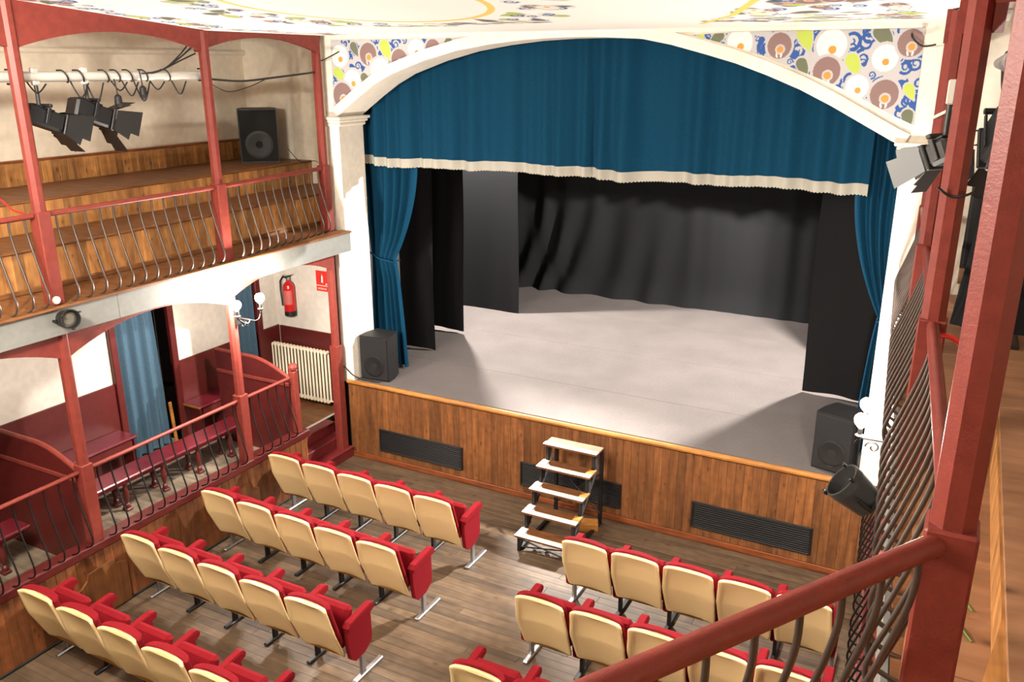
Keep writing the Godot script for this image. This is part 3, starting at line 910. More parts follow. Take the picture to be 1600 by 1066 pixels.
func make_seat_parts() -> void:
	seat_parts.shell = ring_body([[0.205, 0.858, -0.006], [0.218, 0.853, 0.002], [0.222, 0.842, 0.002], [0.224, 0.82, -0.002], [0.228, 0.75, -0.02], [0.236, 0.66, -0.04], [0.24, 0.615, -0.052], [0.239, 0.58, -0.062], [0.234, 0.48, -0.105], [0.229, 0.37, -0.152], [0.226, 0.33, -0.17], [0.224, 0.305, -0.18], [0.216, 0.29, -0.19]], 0.03, 0.016).mesh()
	seat_parts.back = ring_body([[0.19, 0.868, -0.05], [0.213, 0.865, -0.036], [0.222, 0.85, -0.032], [0.231, 0.75, -0.05], [0.239, 0.62, -0.083], [0.237, 0.5, -0.126], [0.225, 0.4, -0.168]], 0.05, 0.0).mesh()
	seat_parts.cushion = mb().box(Vector3(0, 0.53, -0.285), Vector3(0.41, 0.36, 0.10), 0.03, Basis(Vector3.RIGHT, -0.36)).mesh()
	var pad := PackedVector2Array([Vector2(0.18, 0.60), Vector2(0.22, 0.632), Vector2(0.40, 0.655), Vector2(0.50, 0.665), Vector2(0.535, 0.655), Vector2(0.55, 0.63), Vector2(0.54, 0.60), Vector2(0.50, 0.585), Vector2(0.19, 0.56)])
	var b := mb().prism(pad, Vector3(-0.028, 0, 0), 0.056, SIDEB)
	var pad2 := PackedVector2Array()
	for p in pad: pad2.append(Vector2(0.335, 0.615) + (p - Vector2(0.335, 0.615)) * Vector2(0.97, 0.8))
	b.prism(pad2, Vector3(-0.035, 0, 0), 0.07, SIDEB)
	seat_parts.arm = b.mesh()
	seat_parts.panel = mb().prism(PackedVector2Array([Vector2(0.19, 0.56), Vector2(0.50, 0.585), Vector2(0.505, 0.34), Vector2(0.49, 0.29), Vector2(0.40, 0.235), Vector2(0.27, 0.225), Vector2(0.22, 0.27), Vector2(0.19, 0.45)]), Vector3(-0.022, 0, 0), 0.044, SIDEB).mesh()
	seat_parts.leg = mb().box(Vector3(0, 0.12, -0.38), Vector3(0.03, 0.24, 0.06), 0.006).mesh()
	seat_parts.foot = mb().box(Vector3(0, 0.014, -0.445), Vector3(0.05, 0.028, 0.40), 0.009).mesh()

func seat(label: String, group: String, at: Vector3, pitch: float, first: bool, last: bool) -> void:
	var t := thing("theatre_seat", label, "seat", at, group)
	var s := place(seat_parts.shell, "back_shell", M.cream, t)
	s.set_meta("label", "cream plastic back shell")
	place(seat_parts.back, "back_cushion", M.seatred, t)
	place(seat_parts.cushion, "seat_cushion", M.seatred, t)
	for sx in ([-1.0, 1.0] if first else [1.0]):
		var o := Vector3(sx * pitch / 2, 0, 0)
		var a := place(seat_parts.panel, "arm_panel", M.seatred, t, o)
		place(seat_parts.arm, "armrest", M.seatred, a)
		var m: Material = M.steel if (sx < 0.0 or last) else M.blackmetal
		var l := place(seat_parts.leg, "leg", m, t, o)
		place(seat_parts.foot, "foot_bar", m, l)

func build_seats() -> void:
	make_seat_parts()
	var ordw := ["first", "second", "third", "fourth", "fifth"]
	var rows := [["parapet-side", "front", 5, -4.345, 0.502, -6.45], ["parapet-side", "second", 5, -4.32, 0.510, -5.47], ["parapet-side", "third", 5, -4.305, 0.513, -4.49], ["parapet-side", "fourth", 5, -4.30, 0.517, -3.48]]
	for r in rows:   # left block: seat 1 is at the aisle, seat 5 against the parapet
		for k in 5:
			seat("cream-backed red seat, %s from the aisle, %s row of the panelled parapet block" % [ordw[k], r[1]], "seats of the parapet block", Vector3(r[3] - k * r[4], 0, r[5] - 0.012 * k), r[4], k == 4, k == 0)
	for r in [["front", 5, -2.635, 0.484, -6.37], ["second", 5, -2.62, 0.492, -5.40], ["third", 5, -2.645, 0.492, -4.41]]:
		for k in r[1]:
			seat("cream-backed red seat, %s from the aisle, %s row of the block facing the stage steps" % [ordw[k], r[0]], "seats of the block facing the steps", Vector3(r[2] + k * r[3], 0, r[4] - 0.012 * k), r[3], k == 0, k == 4)

# ------------------------------------------------------------------ things on and round the stage
func build_steps() -> void:
	var t := thing("stage_steps", "portable five-tread steps with black frame and pale nosings at stage front", "steps", Vector3(-3.49, 0, -7.25))
	var xl := -0.31
	var xh := 0.31
	for i in 5:
		var y := 0.2 * (i + 1)
		var z := -0.175 * i
		var tr := obj(mb().box(Vector3(0, y - 0.014, z - 0.10), Vector3(0.64, 0.026, 0.22), 0.004), "tread", M.stepwood, t)
		obj(mb().box(Vector3(0, y + 0.001, z - 0.025), Vector3(0.645, 0.008, 0.075), 0.002), "nosing", M.tapewhite, tr)
		if i < 4:
			obj(mb().box(Vector3(-0.28, y + 0.001, z - 0.12), Vector3(0.085, 0.008, 0.11), 0.002), "edge_strip", M.tapewhite, tr)
			obj(mb().box(Vector3(0.28, y + 0.001, z - 0.12), Vector3(0.085, 0.008, 0.11), 0.002), "edge_strip", M.trimwood, tr)
		for x in [xl + 0.03, xh - 0.03]:
			obj(mb().box(Vector3(x, y - 0.115, z - 0.03), Vector3(0.035, 0.18, 0.035), 0.003), "upright", M.blackmetal, t)
			if i > 0:
				obj(mb().box(Vector3(x, y - 0.115, z - 0.1), Vector3(0.012, 0.16, 0.06), 0.002), "gusset", M.greymetal, t)
	for x in [xl + 0.03, xh - 0.03]:
		obj(mb().box(Vector3(x, 0.48, -0.97), Vector3(0.04, 0.96, 0.04), 0.003), "rear_post", M.blackmetal, t)
		obj(mb().box(Vector3(x, 0.017, -0.5), Vector3(0.04, 0.034, 0.96), 0.003), "floor_rail", M.blackmetal, t)
		var d := Vector3(0, 0.72, -0.80)
		obj(mb().tube([Vector3(x, 0.05, -0.06), Vector3(x, 0.05, -0.06) + d * 0.5, Vector3(x, 0.77, -0.86)], 0.014, 6), "stringer", M.blackmetal, t)
	for e in [[xl + 0.03, xh - 0.03], [xh - 0.03, xl + 0.03]]:
		obj(mb().tube([Vector3(e[0], 0.05, -0.03), Vector3((e[0] + e[1]) / 2, 0.10, -0.03), Vector3(e[1], 0.15, -0.03)], 0.009, 6), "front_brace", M.blackmetal, t)
		obj(mb().tube([Vector3(e[0], 0.15, -0.95), Vector3((e[0] + e[1]) / 2, 0.4, -0.95), Vector3(e[1], 0.65, -0.95)], 0.009, 6), "rear_brace", M.blackmetal, t)
	var ws := thing("wood_offcut", "pale wooden offcut lying under the portable steps", "offcut", Vector3(-3.28, 0, -8.05))
	obj(mb().box(Vector3(0, 0.05, 0), Vector3(0.22, 0.1, 0.14), 0.006, Basis(Vector3.UP, 0.4)), "block", M.trimwood, ws)

func speaker(label: String, at: Vector3, size: Vector3, turn: float, monitor := false) -> void:
	var t := thing("loudspeaker", label, "speaker", at)
	t.rotation.y = turn
	var w := size.x / 2
	var d := size.z
	obj(mb().prism(PackedVector2Array([Vector2(-w, 0), Vector2(w, 0), Vector2(w * 0.98, d * 0.45), Vector2(w * 0.72, d), Vector2(-w * 0.72, d), Vector2(-w * 0.98, d * 0.45)]), Vector3.ZERO, size.y, UPB), "cabinet", M.black, t)
	obj(mb().box(Vector3(0, size.y / 2, 0.006), Vector3(size.x - 0.03, size.y - 0.04, 0.016), 0.006), "front_grille", M.grillecloth, t)
	obj(mb().lathe([[size.x * 0.36, 0.0], [size.x * 0.36, 0.006], [size.x * 0.3, 0.009], [0.03, 0.002]], Vector3(0, size.y * 0.34, 0.011), Basis(Vector3.RIGHT, PI / 2), 28), "cone_ring", M.black, t)
	obj(mb().box(Vector3(0, size.y * 0.12, 0.016), Vector3(0.05, 0.016, 0.004), 0.001), "badge", M.greymetal, t)
	for s in [-1.0, 1.0]:
		obj(mb().box(Vector3(s * w * 0.97, size.y * 0.6, -d * 0.3), Vector3(0.012, 0.05, 0.12), 0.004), "handle", M.blackmetal, t)

func cable(label: String, pts: Array, r: float, m: Material, called := "cable", group := "") -> void:
	var t := thing(called, label, called.get_slice("_", called.get_slice_count("_") - 1), pts[0], group)
	var q := []
	for i in pts.size() - 1:
		for k in 6:
			q.append(pts[i].cubic_interpolate(pts[i + 1], pts[maxi(i - 1, 0)], pts[mini(i + 2, pts.size() - 1)], k / 6.0) - pts[0])
	q.append(pts[pts.size() - 1] - pts[0])
	obj(mb().tube(q, r, 6), "sheath", m, t)

func build_stage_things() -> void:
	speaker("black loudspeaker standing on the stage edge against the white pillar with trailing cable", Vector3(-6.54, 1.1, -8.5), Vector3(0.42, 0.60, 0.36), 0.1)
	speaker("black loudspeaker standing on the stage edge in front of the lit lamp", Vector3(-0.83, 1.1, -8.48), Vector3(0.40, 0.62, 0.36), -0.25)
	cable("black cable running from the stage speaker over the red side board", [Vector3(-6.42, 1.115, -8.44), Vector3(-6.62, 1.13, -8.4), Vector3(-6.78, 1.17, -8.36), Vector3(-6.9, 1.27, -8.34), Vector3(-6.99, 1.3, -8.33), Vector3(-7.03, 1.05, -8.32), Vector3(-7.02, 0.55, -8.32), Vector3(-7.0, 0.12, -8.3)], 0.009, M.cable)
	# flight cases in the wing, just visible behind the tied-back curtain
	var t := thing("equipment_case", "grey slatted equipment case glimpsed behind the tied-back curtain", "case", Vector3(-7.35, 1.1, -10.2))
	obj(mb().box(Vector3(0, 0.55, 0), Vector3(0.6, 1.1, 0.4), 0.01), "body", M.greymetal, t)
	for k in 5:
		obj(mb().box(Vector3(0, 0.75 + k * 0.07, 0.205), Vector3(0.56, 0.02, 0.012), 0.003), "slat", M.alu, t)
	# batten over the stage with its two lanterns
	var p := thing("lighting_batten", "steel lighting batten hung across the stage above the valance", "batten", Vector3(-4.2, 5.75, -11.7))
	obj(mb().tube([Vector3(-4.3, 0, 0), Vector3.ZERO, Vector3(4.3, 0, 0)], 0.024, 10), "pipe", M.steel, p)
	for x in [-3.9, 0.0, 3.9]:
		obj(mb().tube([Vector3(x, 0, 0), Vector3(x, 0.7, 0), Vector3(x, 1.35, 0)], 0.004, 5), "wire", M.steel, p)

# ------------------------------------------------------------------ left side: posts, railings, loge
func build_left() -> void:
	var zs := [-2.48, -4.44, -6.40, -8.24]
	var low := ["red post of the loge left of the panelled bay", "red loge post below the round fascia spotlight", "red loge post carrying the lit sconce beside the bench", "red loge post beside the fire extinguisher wall"]
	var high := ["red gallery post beyond the hung lanterns", "red gallery post above the round fascia spotlight with white button", "red gallery post at the end of the lantern pipe", "red gallery post beside the white proscenium pillar"]
	for i in 4:
		var x := XL if i < 3 else -6.95
		if i < 3:
			post("loge_post", low[i], "", Vector3(x, 0.79, zs[i]), 0.80, 2.06, 0.10)
		else:
			post("loge_post", low[i], "", Vector3(x, 0.0, zs[i]), 1.6, 2.85, 0.10)
		post("gallery_post", high[i], "", Vector3(x, 3.10, zs[i]), 0.80, ceil_y(zs[i]) - 3.11, 0.10)
	for i in 3:
		var za: float = zs[i]
		var zb: float = zs[i + 1]
		arch_board("red arched board over the left gallery railing, bay %s" % ["beyond the fascia spotlight", "with the hung lanterns", "with the loudspeaker"][i], XL - 0.02 - (0.11 if i == 2 else 0.0), za, zb, 5.18, 5.335, ceil_y(za) + 0.02, ceil_y(zb) + 0.02, M.red)
		arch_board("red arched board under the grey-blue fascia, bay %s" % ["beyond the fascia spotlight", "with the doorway curtain", "with the fire extinguisher"][i], XL - 0.02 - (0.11 if i == 2 else 0.0), za, zb, 2.60, 2.815, 2.86, 2.86, M.red)
		railing("iron railing with swelling bars on the left gallery, %s" % ["beyond the fascia spotlight", "below the hung lanterns", "below the gallery loudspeaker"][i], "", Vector3(XL, 3.10, za - 0.07), Vector3(XL if i < 2 else -6.93, 3.10, zb + 0.07), 0.77, Vector3.RIGHT)
	# parapet between the loge and the seats
	var p := thing("loge_parapet", "boarded parapet with dark red cap rail along the seats", "parapet")
	boards_z(p, -2.4, -7.38, 0.02, 0.70, XL, 0.10, "para")
	obj(mb().box(Vector3(-6.84, 0.36, -4.9), Vector3(0.05, 0.68, 4.96)), "backing", M.dark, p)
	obj(mb().box(Vector3(-6.82, 0.745, -4.9), Vector3(0.16, 0.09, 5.02), 0.012), "cap_rail", M.darkred, p)
	obj(mb().box(Vector3(-6.785, 0.012, -4.9), Vector3(0.02, 0.024, 4.96), 0.004), "skirting", M.black, p)
	obj(mb().box(Vector3(-6.84, 0.36, -7.385), Vector3(0.10, 0.70, 0.012), 0.003), "end_board", M.tier1, p)
	for i in 3:
		var zb: float = [-4.44, -6.40, -7.22][i]
		var za: float = [-2.48, -4.44, -6.40][i]
		railing("iron railing with swelling bars on the loge parapet, %s" % ["beyond the spotlight post", "before the long red bench", "between sconce post and newel"][i], "", Vector3(XL, 0.79, za - 0.06), Vector3(XL, 0.79, zb + 0.05), 0.73, Vector3.RIGHT, 0.02)
	var nw := thing("newel_post", "short red newel post with a rounded cap at the loge steps", "post", Vector3(-6.80, 0.79, -7.26))
	obj(mb().box(Vector3(0, 0.40, 0), Vector3(0.085, 0.80, 0.085), 0.012), "shaft", M.red, nw)
	obj(mb().lathe([[0.03, 0.0], [0.055, 0.02], [0.058, 0.05], [0.045, 0.08], [0.015, 0.095]], Vector3(0, 0.80, 0), Basis.IDENTITY, 18), "cap", M.red, nw)
	# shaped boards fixed to the parapet
	for e in [[[Vector2(4.14, 0.38), Vector2(4.21, 0.40), Vector2(4.27, 0.45), Vector2(4.29, 0.51), Vector2(4.55, 0.53), Vector2(4.57, 0.48), Vector2(4.70, 0.44), Vector2(4.70, 0.02), Vector2(4.2, 0.02)], "brown shaped board leaning on the parapet by the fourth row"], [[Vector2(6.05, 0.36), Vector2(6.16, 0.49), Vector2(6.36, 0.52), Vector2(6.38, 0.46), Vector2(6.50, 0.40), Vector2(6.52, 0.02), Vector2(6.1, 0.02)], "brown shaped board leaning on the parapet by the second row"]]:
		var t := thing("shaped_board", e[1], "board", Vector3(-6.785, 0, -e[0][0].x))
		var q := PackedVector2Array()
		for v in e[0]: q.append(v - Vector2(e[0][0].x, 0))
		obj(mb().prism(q, Vector3.ZERO, 0.022, SIDEB), "panel", M.panelwood, t)
	# red steps up to the loge
	var s := thing("loge_steps", "three dark red wooden steps between the parapet and the stage", "steps", Vector3(-7.0, 0, -7.88))
	for k in 3:
		var x1 := 0.14 - 0.15 * k
		var o := obj(mb().box(Vector3((x1 - 0.32) / 2, 0.075 + 0.15 * k, 0), Vector3(x1 + 0.32, 0.148, 0.94), 0.006), "riser", M.stepred, s)
		obj(mb().box(Vector3((x1 - 0.32) / 2 + 0.012, 0.14 + 0.15 * k, 0), Vector3(x1 + 0.32, 0.022, 0.95), 0.008), "tread", M.stepred, o)
	# partitions between the loges
	for e in [[-7.26, -8.05, "curved-top red partition running back from the newel post"], [-4.44, -8.3, "curved-top red partition running back from the spotlight post"]]:
		var t := thing("loge_partition", e[2], "partition", Vector3(-6.86, LF, e[0]))
		var l: float = -6.86 - e[1]
		var q := PackedVector2Array([Vector2(0, 0), Vector2(0, 1.02)])
		for k in range(1, 11):
			var f := k / 10.0
			q.append(Vector2(-0.62 * f, 1.02 + 0.19 * sin(f * PI / 2)))
		q.append(Vector2(-l, 1.21))
		q.append(Vector2(-l + (0.0 if e[1] < -8.2 else 0.0), 0))
		obj(mb().prism(q, Vector3(0, 0, -0.018), 0.036), "panel", M.darkred, t)
		var tp := []
		for k in 11:
			var f := k / 10.0
			tp.append(Vector3(-0.62 * f, 1.025 + 0.19 * sin(f * PI / 2), 0))
		tp.append(Vector3(-l, 1.215, 0))
		obj(mb().tube(tp, 0.026, 8), "top_moulding", M.red, t)
		obj(mb().box(Vector3(-l / 2, 0.95, 0.022), Vector3(l, 0.045, 0.018), 0.006), "rail_moulding", M.red, t)
	# benches
	for e in [[-4.62, -7.15, "long dark red bench on turned legs behind the parapet railing"], [-2.6, -4.28, "dark red bench on turned legs beyond the spotlight post"]]:
		var t := thing("loge_bench", e[2], "bench", Vector3(-7.66, LF, (e[0] + e[1]) / 2), "loge benches")
		var l: float = e[0] - e[1]
		obj(mb().box(Vector3(0, 0.385, 0), Vector3(0.30, 0.035, l), 0.012), "seat", M.benchred, t)
		obj(mb().box(Vector3(0.10, 0.345, 0), Vector3(0.025, 0.05, l - 0.1), 0.005), "apron", M.benchred, t)
		var n := int(round(l / 0.52))
		for k in n:
			for x in [0.08, -0.1]:
				var c := Vector3(x, 0, -l / 2 + (k + 0.5) * l / n)
				var lg := obj(mb().lathe([[0.03, 0.03], [0.03, 0.07], [0.018, 0.09], [0.026, 0.13], [0.034, 0.19], [0.026, 0.25], [0.02, 0.28], [0.03, 0.30], [0.03, 0.365]], c, Basis.IDENTITY, 10), "leg", M.darkred, t)
				obj(mb().box(c + Vector3(0, 0.016, 0), Vector3(0.085, 0.032, 0.085), 0.008), "foot_block", M.darkred, lg)
	for e in [[-4.6, -6.05, "dark red wall bench between partition and doorway curtain"], [-7.0, -7.92, "dark red wall bench right of the doorway curtain, chipped pale end"]]:
		var t := thing("wall_bench", e[2], "bench", Vector3(-8.31, LF, (e[0] + e[1]) / 2), "loge benches")
		var l: float = e[0] - e[1]
		obj(mb().box(Vector3(0, 0.49, 0), Vector3(0.33, 0.035, l), 0.014), "seat", M.benchred, t)
		obj(mb().box(Vector3(0.12, 0.42, 0), Vector3(0.02, 0.09, l - 0.04), 0.004), "apron", M.darkred, t)
		for z in [l / 2 - 0.05, 0.0, -l / 2 + 0.05]:
			obj(mb().box(Vector3(0.02, 0.235, z), Vector3(0.22, 0.47, 0.03), 0.006), "support", M.darkred, t)
		if e[0] < -6.5:
			obj(mb().box(Vector3(0.0, 0.49, l / 2 + 0.005), Vector3(0.31, 0.03, 0.014), 0.004), "worn_end", M.trimwood, t)
	var st := thing("timber_batten", "narrow pale batten standing beside the doorway curtain", "batten", Vector3(-8.44, LF, -6.80))
	obj(mb().box(Vector3(0, 0.3, 0), Vector3(0.02, 0.6, 0.045), 0.004, Basis(Vector3.RIGHT, 0.05)), "strip", M.trimwood, st)
	# radiator
	var r := thing("radiator", "cream column radiator on the loge end wall under the extinguisher", "radiator", Vector3(-8.0, LF + 0.07, -8.72))
	for k in 17:
		var x := -0.48 + k * 0.06
		var fin := obj(mb().box(Vector3(x, 0.38, 0.045), Vector3(0.034, 0.74, 0.03), 0.012), "column", M.radiator, r)
		obj(mb().box(Vector3(x, 0.38, -0.02), Vector3(0.034, 0.74, 0.03), 0.012), "rear_tube", M.radiator, fin)
		obj(mb().box(Vector3(x, 0.745, 0.012), Vector3(0.05, 0.05, 0.105), 0.02), "head", M.radiator, fin)
		obj(mb().box(Vector3(x, 0.02, 0.012), Vector3(0.05, 0.05, 0.105), 0.02), "shoe", M.radiator, fin)
	obj(mb().tube([Vector3(-0.51, 0.70, 0.01), Vector3(-0.55, 0.70, 0.01), Vector3(-0.59, 0.70, 0.01)], 0.022, 8), "valve", M.radiator, r)
	obj(mb().tube([Vector3(0.51, 0.03, 0.01), Vector3(0.56, 0.03, 0.01), Vector3(0.58, -0.01, 0.01), Vector3(0.58, -0.07, 0.01)], 0.012, 8), "pipe", M.radiator, r)
	cable("thin pale pipe climbing the wall beside the cream radiator", [Vector3(-7.33, 0.46, -8.7), Vector3(-7.35, 0.9, -8.74), Vector3(-7.36, 1.2, -8.76)], 0.009, M.alu, "riser_pipe")
	# extinguisher
	var x := thing("fire_extinguisher", "red fire extinguisher with black hose hung on the white loge wall", "extinguisher", Vector3(-8.14, 1.72, -8.74))
	obj(mb().lathe([[0.078, 0.06], [0.08, 0.08], [0.08, 0.40], [0.072, 0.44], [0.045, 0.475], [0.028, 0.485], [0.028, 0.50]], Vector3.ZERO, Basis.IDENTITY, 22), "cylinder", M.extred, x)
	obj(mb().lathe([[0.075, 0.0], [0.081, 0.01], [0.081, 0.07]], Vector3.ZERO, Basis.IDENTITY, 22), "base_ring", M.black, x)
	obj(mb().box(Vector3(0.0, 0.525, 0.0), Vector3(0.045, 0.05, 0.045), 0.008), "valve", M.steel, x)
	obj(mb().box(Vector3(0.03, 0.565, 0.02), Vector3(0.12, 0.014, 0.025), 0.004, Basis(Vector3.BACK, 0.25)), "lever", M.black, x)
	obj(mb().tube([Vector3(-0.02, 0.53, 0.0), Vector3(-0.08, 0.55, 0.01), Vector3(-0.125, 0.48, 0.02), Vector3(-0.12, 0.35, 0.03), Vector3(-0.1, 0.24, 0.04), Vector3(-0.085, 0.14, 0.05)], 0.013, 8), "hose", M.black, x)
	var lab := PackedVector3Array()
	var rows := []
	for j in 2:
		var rr := PackedVector3Array()
		for k in 9:
			var a := 0.35 + k * 0.2
			rr.append(Vector3(cos(a) * 0.0812, 0.37 - j * 0.2, sin(a) * 0.0812))
		rows.append(rr)
	obj(mb().grid(rows, false, true), "printed_label", mat("extlabel", Color(0.72, 0.36, 0.34), 0.5), x).set_meta("label", "pale printed instruction label")
	# sign
	var g := thing("extinguisher_sign", "red and white extinguisher sign with word strip on the white wall", "sign", Vector3(-7.62, 2.12, -8.84))
	obj(mb().box(Vector3(0, 0.17, 0), Vector3(0.20, 0.20, 0.006), 0.001), "plate", M.signred, g)
	obj(mb().box(Vector3(0, 0.02, 0), Vector3(0.20, 0.07, 0.006), 0.001), "word_strip", M.signred, g)
	obj(mb().lathe([[0.026, 0.0], [0.026, 0.095], [0.014, 0.115], [0.01, 0.13]], Vector3(0, 0.105, 0.001), Basis(Vector3.RIGHT, Vector3.UP, Vector3.BACK * 0.15), 12), "pictogram", M.signwhite, g)
	obj(mb().box(Vector3(0.075, 0.09, 0.004), Vector3(0.02, 0.02, 0.002)), "flame", M.signwhite, g)
	var tm := TextMesh.new()
	tm.text = "EXTINTOR"
	tm.font_size = 16
	tm.pixel_size = 0.0021
	tm.depth = 0.002
	tm.font = SystemFont.new()
	(tm.font as SystemFont).font_names = PackedStringArray(["Droid Sans"])
	place(tm, "lettering", M.signwhite, g, Vector3(0, 0.02, 0.004))
	# fascia spotlight, button and cable
	par_can("small black round spotlight with clear lens clamped to the grey-blue fascia", Vector3(-6.56, 3.01, -4.40), Vector3(0.85, 0.14, 0.15), Vector3(-6.70, 2.98, -4.36), 0.085, 0.18)
	var bt := thing("white_button", "round white plastic cap on the gallery post foot above the spotlight", "cap", Vector3(-6.72, 3.155, -4.40))
	obj(mb().lathe([[0.034, 0.0], [0.034, 0.014], [0.026, 0.022]], Vector3.ZERO, Basis(Vector3.UP, Vector3.RIGHT, Vector3.FORWARD), 20), "disc", M.tapewhite, bt)
	# sconces on the loge posts
	sconce("lit iron sconce with two bulbs on the loge post by the doorway", Vector3(-6.73, 2.50, -6.40), 1.0, 0.0 + SCONCE)

func par_can(label: String, at: Vector3, dir: Vector3, mount: Vector3, r: float, l: float) -> void:
	var t := thing("par_spotlight", label, "spotlight", at)
	var d := dir.normalized()
	var sx := d.cross(Vector3.UP).normalized()
	var bs := Basis(sx, d, sx.cross(d))
	obj(mb().lathe([[r * 0.55, -l], [r * 0.8, -l * 0.9], [r * 0.92, -l * 0.45], [r, -l * 0.2], [r, 0.0], [r * 0.9, 0.0], [r * 0.86, -l * 0.15], [r * 0.8, -l * 0.3]], Vector3.ZERO, bs, 24, false), "housing", M.greymetal if label.begins_with("grey") else M.blackmetal, t)
	obj(mb().lathe([[r * 0.80, -l * 0.30], [r * 0.55, -l * 0.24], [0.001, -l * 0.20]], Vector3.ZERO, bs, 24, false), "lens", M.lens if not label.begins_with("grey") else M.black, t)
	for k in 3:
		var a := k * TAU / 3 + 0.5
		obj(mb().box(bs * Vector3(cos(a) * r * 1.02, 0.008, sin(a) * r * 1.02), Vector3(0.03, 0.03, 0.014), 0.003, bs), "clip", M.blackmetal, t)
	var mv := mount - at
	var yk := [sx * r * 1.08 - d * l * 0.4, (sx * r * 1.08 - d * l * 0.8), mv * 0.8, mv]
	obj(mb().tube(yk, 0.012, 6), "yoke", M.blackmetal, t)
	obj(mb().tube([-sx * r * 1.08 - d * l * 0.4, (-sx * r * 1.08 - d * l * 0.8), mv * 0.8, mv], 0.012, 6), "yoke", M.blackmetal, t)

# lantern with a boxy body and four barn-door flaps; yaw 0 points to -z
func door_lantern(label: String, hook: Vector3, drop: float, yaw: float, pitch: float, size: Vector3, flaps: Array, group: String, m: Material) -> void:
	var t := thing("barn_door_lantern", label, "lantern", hook, group)
	var bs := Basis(Vector3.UP, yaw) * Basis(Vector3.RIGHT, pitch)
	var c := Vector3(0, -drop, 0)
	obj(mb().box(c, size, 0.02, bs), "body", m, t)
	for k in 4:
		obj(mb().box(c + bs * Vector3(0, size.y / 2 + 0.006, size.z * (0.32 - 0.16 * k)), Vector3(size.x * 0.8, 0.012, 0.03), 0.003, bs), "cooling_fin", m, t)
	obj(mb().tube([Vector3(0, 0.03, 0), Vector3(0, -drop + size.y * 0.62, 0)], 0.017, 6), "hanger", M.greymetal, t)
	obj(mb().box(Vector3(0, 0.0, 0), Vector3(0.045, 0.14, 0.06), 0.008), "hook_clamp", M.alu, t)
	obj(mb().box(c + bs * Vector3(0, size.y / 2 + 0.03, 0), Vector3(size.x + 0.05, 0.025, 0.03), 0.003, bs), "yoke", m, t)
	for s in [-1.0, 1.0]:
		obj(mb().box(c + bs * Vector3(s * (size.x / 2 + 0.014), 0.02, 0), Vector3(0.012, size.y * 0.9, 0.03), 0.003, bs), "yoke_arm", m, t)
	obj(mb().box(c + bs * Vector3(0, 0, -size.z / 2 - 0.01), Vector3(size.x * 1.1, size.y * 1.15, 0.03), 0.006, bs), "front_frame", m, t)
	# flaps: [side, open angle, length, half width near, half width far]
	for f in flaps:
		var side := Basis(Vector3.FORWARD, f[0])
		var q := PackedVector2Array([Vector2(-f[3], 0), Vector2(f[3], 0), Vector2(f[4], f[2] * 0.62), Vector2(f[4] * 0.55, f[2] * 0.66), Vector2(f[4] * 0.6, f[2]), Vector2(-f[4], f[2])])
		var b2: Basis = bs * side
		var y := b2 * (Basis(Vector3.RIGHT, f[1]) * Vector3.FORWARD)
		var x := b2 * Vector3.RIGHT
		obj(mb().prism(q, c + bs * Vector3(0, 0, -size.z / 2 - 0.02) + b2 * Vector3(0, size.y * 0.55, 0), 0.004, Basis(x, y, x.cross(y))), "barn_door", m, t)

